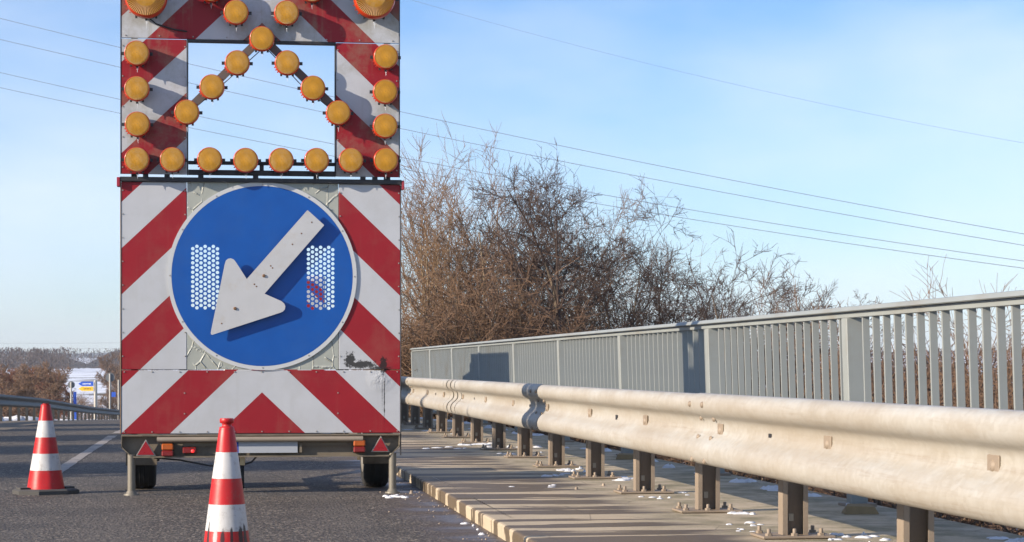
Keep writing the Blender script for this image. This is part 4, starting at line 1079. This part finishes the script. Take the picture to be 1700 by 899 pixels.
# ------------------------------------------------------------------ left background
fa = tree_mesh(91, 7, spread=1.0, stems=2, levels=4, twig_r=.03, dens=1.05, arch=.1, trunk_r=.2)
fe = empty('bare_tree', place(20, 150), 'brown bare tree behind the left guardrail at the picture edge', 'tree', 'bare trees beyond the left guardrail')
fa[0].build('trunk', M['twig'], fe, fix=False); fa[1].build('crown', M['twig'], fe, fix=False)
fb_ = tree_mesh(92, 8, spread=1.2, stems=1, levels=4, twig_r=.03, dens=1.2, arch=.2, trunk_r=.22)
fr = empty('russet_tree', place(98, 190), 'russet brown rounded tree left of the blue direction sign', 'tree', 'bare trees beyond the left guardrail')
fb_[0].build('trunk', M['twigred'], fr, fix=False); fb_[1].build('crown', M['twigred'], fr, fix=False)
def htop(c): return max(v[2] for v in c.v)
HA, HB = htop(fa[1]), htop(fb_[1])
def setback(o, px, D, ty, H):
    p = ray(px, 608, D); zb = min(-2.6, ground(p.x, p.y))-.3; o.location = (p.x, p.y, zb); k = (EYE+(608-ty)/F*D-zb)/H; o.scale = (k, k, k)
setback(fe, 22, 150, 602, HA); setback(fr, 98, 175, 607, HB)
random.seed(55)
for k in range(30):
    px = random.uniform(-40, 96) if k < 23 else random.uniform(174, 230); D = random.uniform(130, 290) if k < 23 else random.uniform(330, 480)
    isa = random.random() < .7 or px > 120
    o = copy_tree(fe if isa else fr)
    setback(o, px, D, random.uniform(598, 625) if px < 120 else random.uniform(582, 606), HA if isa else HB); o.rotation_euler = (0, 0, random.uniform(0, 6.28))
    o['label'] = 'bare brown tree in the roadside belt beyond the left guardrail' if px < 120 else 'bare tree on the far slope right of the direction sign'
    o['group'] = 'roadside tree belt' if px < 120 else 'trees on the far slope'
for k in range(16):
    px = random.choice([random.uniform(108, 146), random.uniform(160, 205)]); D = random.uniform(170, 420); p = ray(px, 608, D); o = copy_tree(s_brn); zb = ground(p.x, p.y)
    s = max(.8, (EYE-(random.uniform(650, 668)-608)/F*D-zb)/2.8); o.location = (p.x, p.y, zb); o.scale = (s, s, s); o.rotation_euler = (0, 0, random.uniform(0, 6.28)); o['label'] = 'low bare bush in the snowy field around the direction sign'; o['group'] = 'bushes in the far snowy field'
# far wood: many twig tufts over rising ground, one mass
mb = MB(); rnd = random.Random(9)
for k in range(950):
    px = rnd.uniform(-150, 330) if k < 700 else rnd.uniform(1000, 2000); D = rnd.uniform(700, 1120); p = ray(px, 608, D)
    if 108 < px < 195 and D < 1050: continue
    zb = ground(p.x, p.y); h = rnd.uniform(5.0, 10)*(.35+D/1500); k0 = len(mb.v)
    for q in range(70):
        a = rnd.uniform(0, 6.28); rr = h*.5*rnd.random()**.5; t = rnd.random(); zz = h*t
        lim = math.sqrt(max(.04, 1-((t-.45)/.56)**2)); x = p.x+rr*math.cos(a)*lim; y = p.y+rr*math.sin(a)*lim; sc_ = h*rnd.uniform(.06, .11)
        d = Vector((rnd.gauss(0, .5), rnd.gauss(0, .5), rnd.gauss(.9, .4))).normalized()*sc_; e = Vector((rnd.gauss(0, 1), rnd.gauss(0, 1), rnd.gauss(0, .4))).normalized()*sc_*.5
        c = Vector((x, y, zb+zz)); mb.add([c-d, c+e, c+d], [(0, 1, 2)])
tag(mb.build('far_wood', M['twigdark'], fix=False), kind='stuff', label='leafless woodland on the far slopes along the horizon')
# white house with snowy roof
hp = ray(131, 640, 900); hb = ray(131, 640, 900)
he = empty('white_house', (hp.x, hp.y, hb.z-1), 'white house with a snow covered gable roof on the far slope above the blue sign', 'house', rz=R(25)); he.scale = (.62, .62, .7)
mb = MB(); mb.prism([(-5.5, 0), (5.5, 0), (5.5, 4.6), (0, 7.2), (-5.5, 4.6)], -4, 4); hw = mb.build('wall', M['white'], he)
mb = MB(); mb.prism([(-6.2, 4.3), (0, 7.3), (6.2, 4.3), (6.2, 4.75), (0, 7.75), (-6.2, 4.75)], -4.6, 4.6); mb.build('roof', M['snow'], he)
for (x, z) in ((-2.8, 1.2), (0, 1.2), (2.8, 1.2), (-2, 3.6), (1.6, 3.6)):
    mb = MB(); mb.box(x-.5, x+.5, -4.06, -4.003, z, z+1.2); mb.build('window', M['glass'], he)
hp = ray(160, 631, 1000); o = None
he2 = empty('barn', (hp.x, hp.y, ray(160, 626, 1000).z-1), 'long low snow roofed barn right of the white house', 'barn', rz=R(8))
mb = MB(); mb.box(-13, 13, -4, 4, 0, 2.2); mb.build('wall', M['sgrey'], he2)
mb = MB(); mb.prism([(-4.4, 2.0), (0, 3.6), (4.4, 2.0), (0, 4.0)], -13.5, 13.5); mb.v = [(v[1], v[0], v[2]) for v in mb.v]; mb.build('roof', M['snow'], he2)

# signs
def sign_base(px, D): p = ray(px, 608, D); return Vector((p.x, p.y, -drop(p.y)-.05))
b = sign_base(158.5, 150)
ds = empty('direction_sign', b, 'blue arrow board above a yellow arrow board on a pale post by the road', 'road sign', rz=-TH)
ppm = F/150
def zS(py, D=150): return EYE-(py-608)/F*D-b.z
mb = MB(); mb.tube((0, 0, 0), (0, 0, zS(631)), .12, n=12); mb.tube((.0, .3, 0), (0, .3, zS(640)), .07, n=10); mb.build('pole', M['galv'], ds)
for (y0, y1, key, nm) in ((633, 640.5, 'sblue', 'blue_board'), (641.5, 648.5, 'syellow', 'yellow_board')):
    za, zb = zS(y1), zS(y0); zm = (za+zb)/2
    mb = MB(); mb.prism([(-.14, za), (-.14, zb), (-1.0, zb), (-1.22, zm), (-1.0, za)] if False else [(-.13, za), (-.13, zb), (-.95, zb), (-1.20, zm), (-.95, za)], -.16, -.13)
    o = mb.build(nm, M[key], ds)
    mb = MB(); x = -.28; rnd = random.Random(len(nm))
    for q in range(8):
        w = rnd.uniform(.03, .065); x -= w+.025; hh = rnd.uniform(.03, .055); mb.box(x, x+w, -.165, -.161, zm-hh, zm+hh*rnd.uniform(.5, 1))
    mb.build('lettering', M['swhite'] if key == 'sblue' else M['blackplastic'], o)
def round_sign(px, D, py, r, lab, extra=False):
    b = sign_base(px, D); e = empty('round_sign', b, lab, 'road sign', 'round signs seen from behind', rz=-TH); z = EYE-(py-608)/F*D-b.z; rr = r/F*D
    mb = MB(); mb.tube((0, 0, 0), (0, 0, z+rr*.8), .055*D/130, n=10); mb.build('pole', M['galv'], e)
    mb = MB(); mb.lathe([(rr, .06), (rr, .10)], (0, 0, z), 'y', 28); mb.build('sign_plate', M['sgrey'], e)
    if extra:
        x0 = 3/F*D; zz = EYE-(654.5-608)/F*D-b.z; mb = MB(); mb.box(x0, x0+7/F*D, -.09, -.06, zz-4/F*D, zz+4/F*D); mb.build('blue_plate', M['sblue'], e)
round_sign(118, 150, 638.5, 6, 'smaller round sign seen from behind, left of the direction sign')
round_sign(182.5, 135, 626, 7.6, 'larger round sign seen from behind on a pale pole with a small blue plate', True)
b = sign_base(197, 130); e = empty('signal_post', b, 'pale pole with dark rectangular panels next to the board edge', 'signal post', rz=-TH)
mb = MB(); mb.tube((0, 0, 0), (0, 0, EYE-(630-608)/F*130-b.z), .055, n=10); mb.build('pole', M['galv'], e)
mb = MB(); zt = EYE-(631-608)/F*130-b.z; mb.box(.05, .24, .02, .2, zt-.62, zt); mb.box(.05, .24, .02, .2, zt-1.0, zt-.7); mb.build('signal_head', M['sgrey'], e)
b = sign_base(124.5, 165); e = empty('marker_post', b, 'short dark blue marker post with a white top behind the left guardrail', 'marker post', rz=-TH)
z = EYE-(650-608)/F*165-b.z; mb = MB(); mb.box(-.11, .11, -.05, .05, 0, z); mb.build('post_body', M['sblue'], e); mb = MB(); mb.box(-.08, .08, -.052, .052, z+.002, z+.3); mb.build('post_cap', M['swhite'], e)

# ------------------------------------------------------------------ power lines
def cable(pts, lab, D=(170, 120), r=.018):
    mb = MB(); P_ = []
    n = len(pts); ext = [(-250, None)]+pts
    # quadratic through three picked points
    (x1, y1), (x2, y2), (x3, y3) = pts
    for k in range(41):
        px = -260+k*2250/40
        py = y1*(px-x2)*(px-x3)/((x1-x2)*(x1-x3))+y2*(px-x1)*(px-x3)/((x2-x1)*(x2-x3))+y3*(px-x1)*(px-x2)/((x3-x1)*(x3-x2))
        dep = D[0]+(D[1]-D[0])*(px+260)/2250; P_.append(ray(px, py, dep))
    mb.path(P_, r, 6); o = mb.build('power_line', M['wire'], fix=False); tag(o, lab, 'power line', 'overhead power lines'); return o
cable([(0, 30), (665, 185), (1700, 388)], 'topmost of the four parallel power lines passing behind the board')
cable([(0, 65), (665, 213), (1700, 407)], 'second from top of the four parallel power lines behind the board')
cable([(0, 120), (560, 240), (1700, 433)], 'third from top of the four parallel power lines behind the board')
cable([(0, 145), (560, 260), (1700, 445)], 'lowest of the four parallel power lines behind the board')
cable([(685, 0), (1200, 135), (1700, 237)], 'single thin power line crossing the upper right of the sky', (230, 160), .011)
mb = MB()
for k, (y0, y1) in enumerate(((569, 570), (581, 577))):
    mb = MB(); mb.path([ray(-300, y0, 900), ray(100, (y0+y1)/2, 900), ray(700, y1-6, 900)], .035, 6); o = mb.build('power_line', M['wire'], fix=False)
    tag(o, 'upper of the two faint power lines low over the left hills' if k == 0 else 'lower of the two faint power lines low over the left hills', 'power line', 'distant power lines')

# ------------------------------------------------------------------ thin winter haze
mb = MB(); mb.box(-4500, 4500, -300, 4800, -16, 75)
hz = mb.build('haze', bpy.data.materials.new('haze_air')); tag(hz, kind='stuff', label='thin pale winter haze over the valley')
hm = hz.data.materials[0]; hm.use_nodes = True; t_ = hm.node_tree; t_.nodes.clear()
ov = t_.nodes.new('ShaderNodeOutputMaterial'); pv_ = t_.nodes.new('ShaderNodeVolumePrincipled'); pv_.inputs['Color'].default_value = (.72, .82, .95, 1); pv_.inputs['Density'].default_value = .00018
pv_.inputs['Anisotropy'].default_value = 0.0
t_.links.new(pv_.outputs[0], ov.inputs['Volume'])
# bare trees added on the left bank, outside the picture, to throw shadows over the left lane
b0 = None
for k, (x, y, H) in enumerate([(-9.5, 18.5, 5.2), (-10.5, 23, 5.6), (-9.5, 27.5, 5.8), (-11, 33, 6.2), (-10, 39, 6.2)]):
    lab = ['first', 'second', 'third', 'fourth', 'fifth'][k]+' unseen shadow tree added on the left bank, counted from the camera'
    if b0 is None: b0 = add_tree('shadow_tree', 70, (x, y, ground(x, y)), H, lab, 'bark', 'twig', group='bare trees on the left bank', spread=1.0, stems=3, levels=4, twig_r=.02, dens=1.2, arch=.2, trunk_r=.2)
    else:
        o = copy_tree(b0); o.location = (x, y, ground(x, y)); o.scale = (1, 1, H/5.2); o.rotation_euler = (0, 0, k*1.7); o['label'] = lab
o = copy_tree(b0); o.location = (-8.3, 8.6, ground(-8.3, 8.6)); o.scale = (.62, .45, .66); o['label'] = 'low unseen shadow tree added on the left bank nearest the camera'
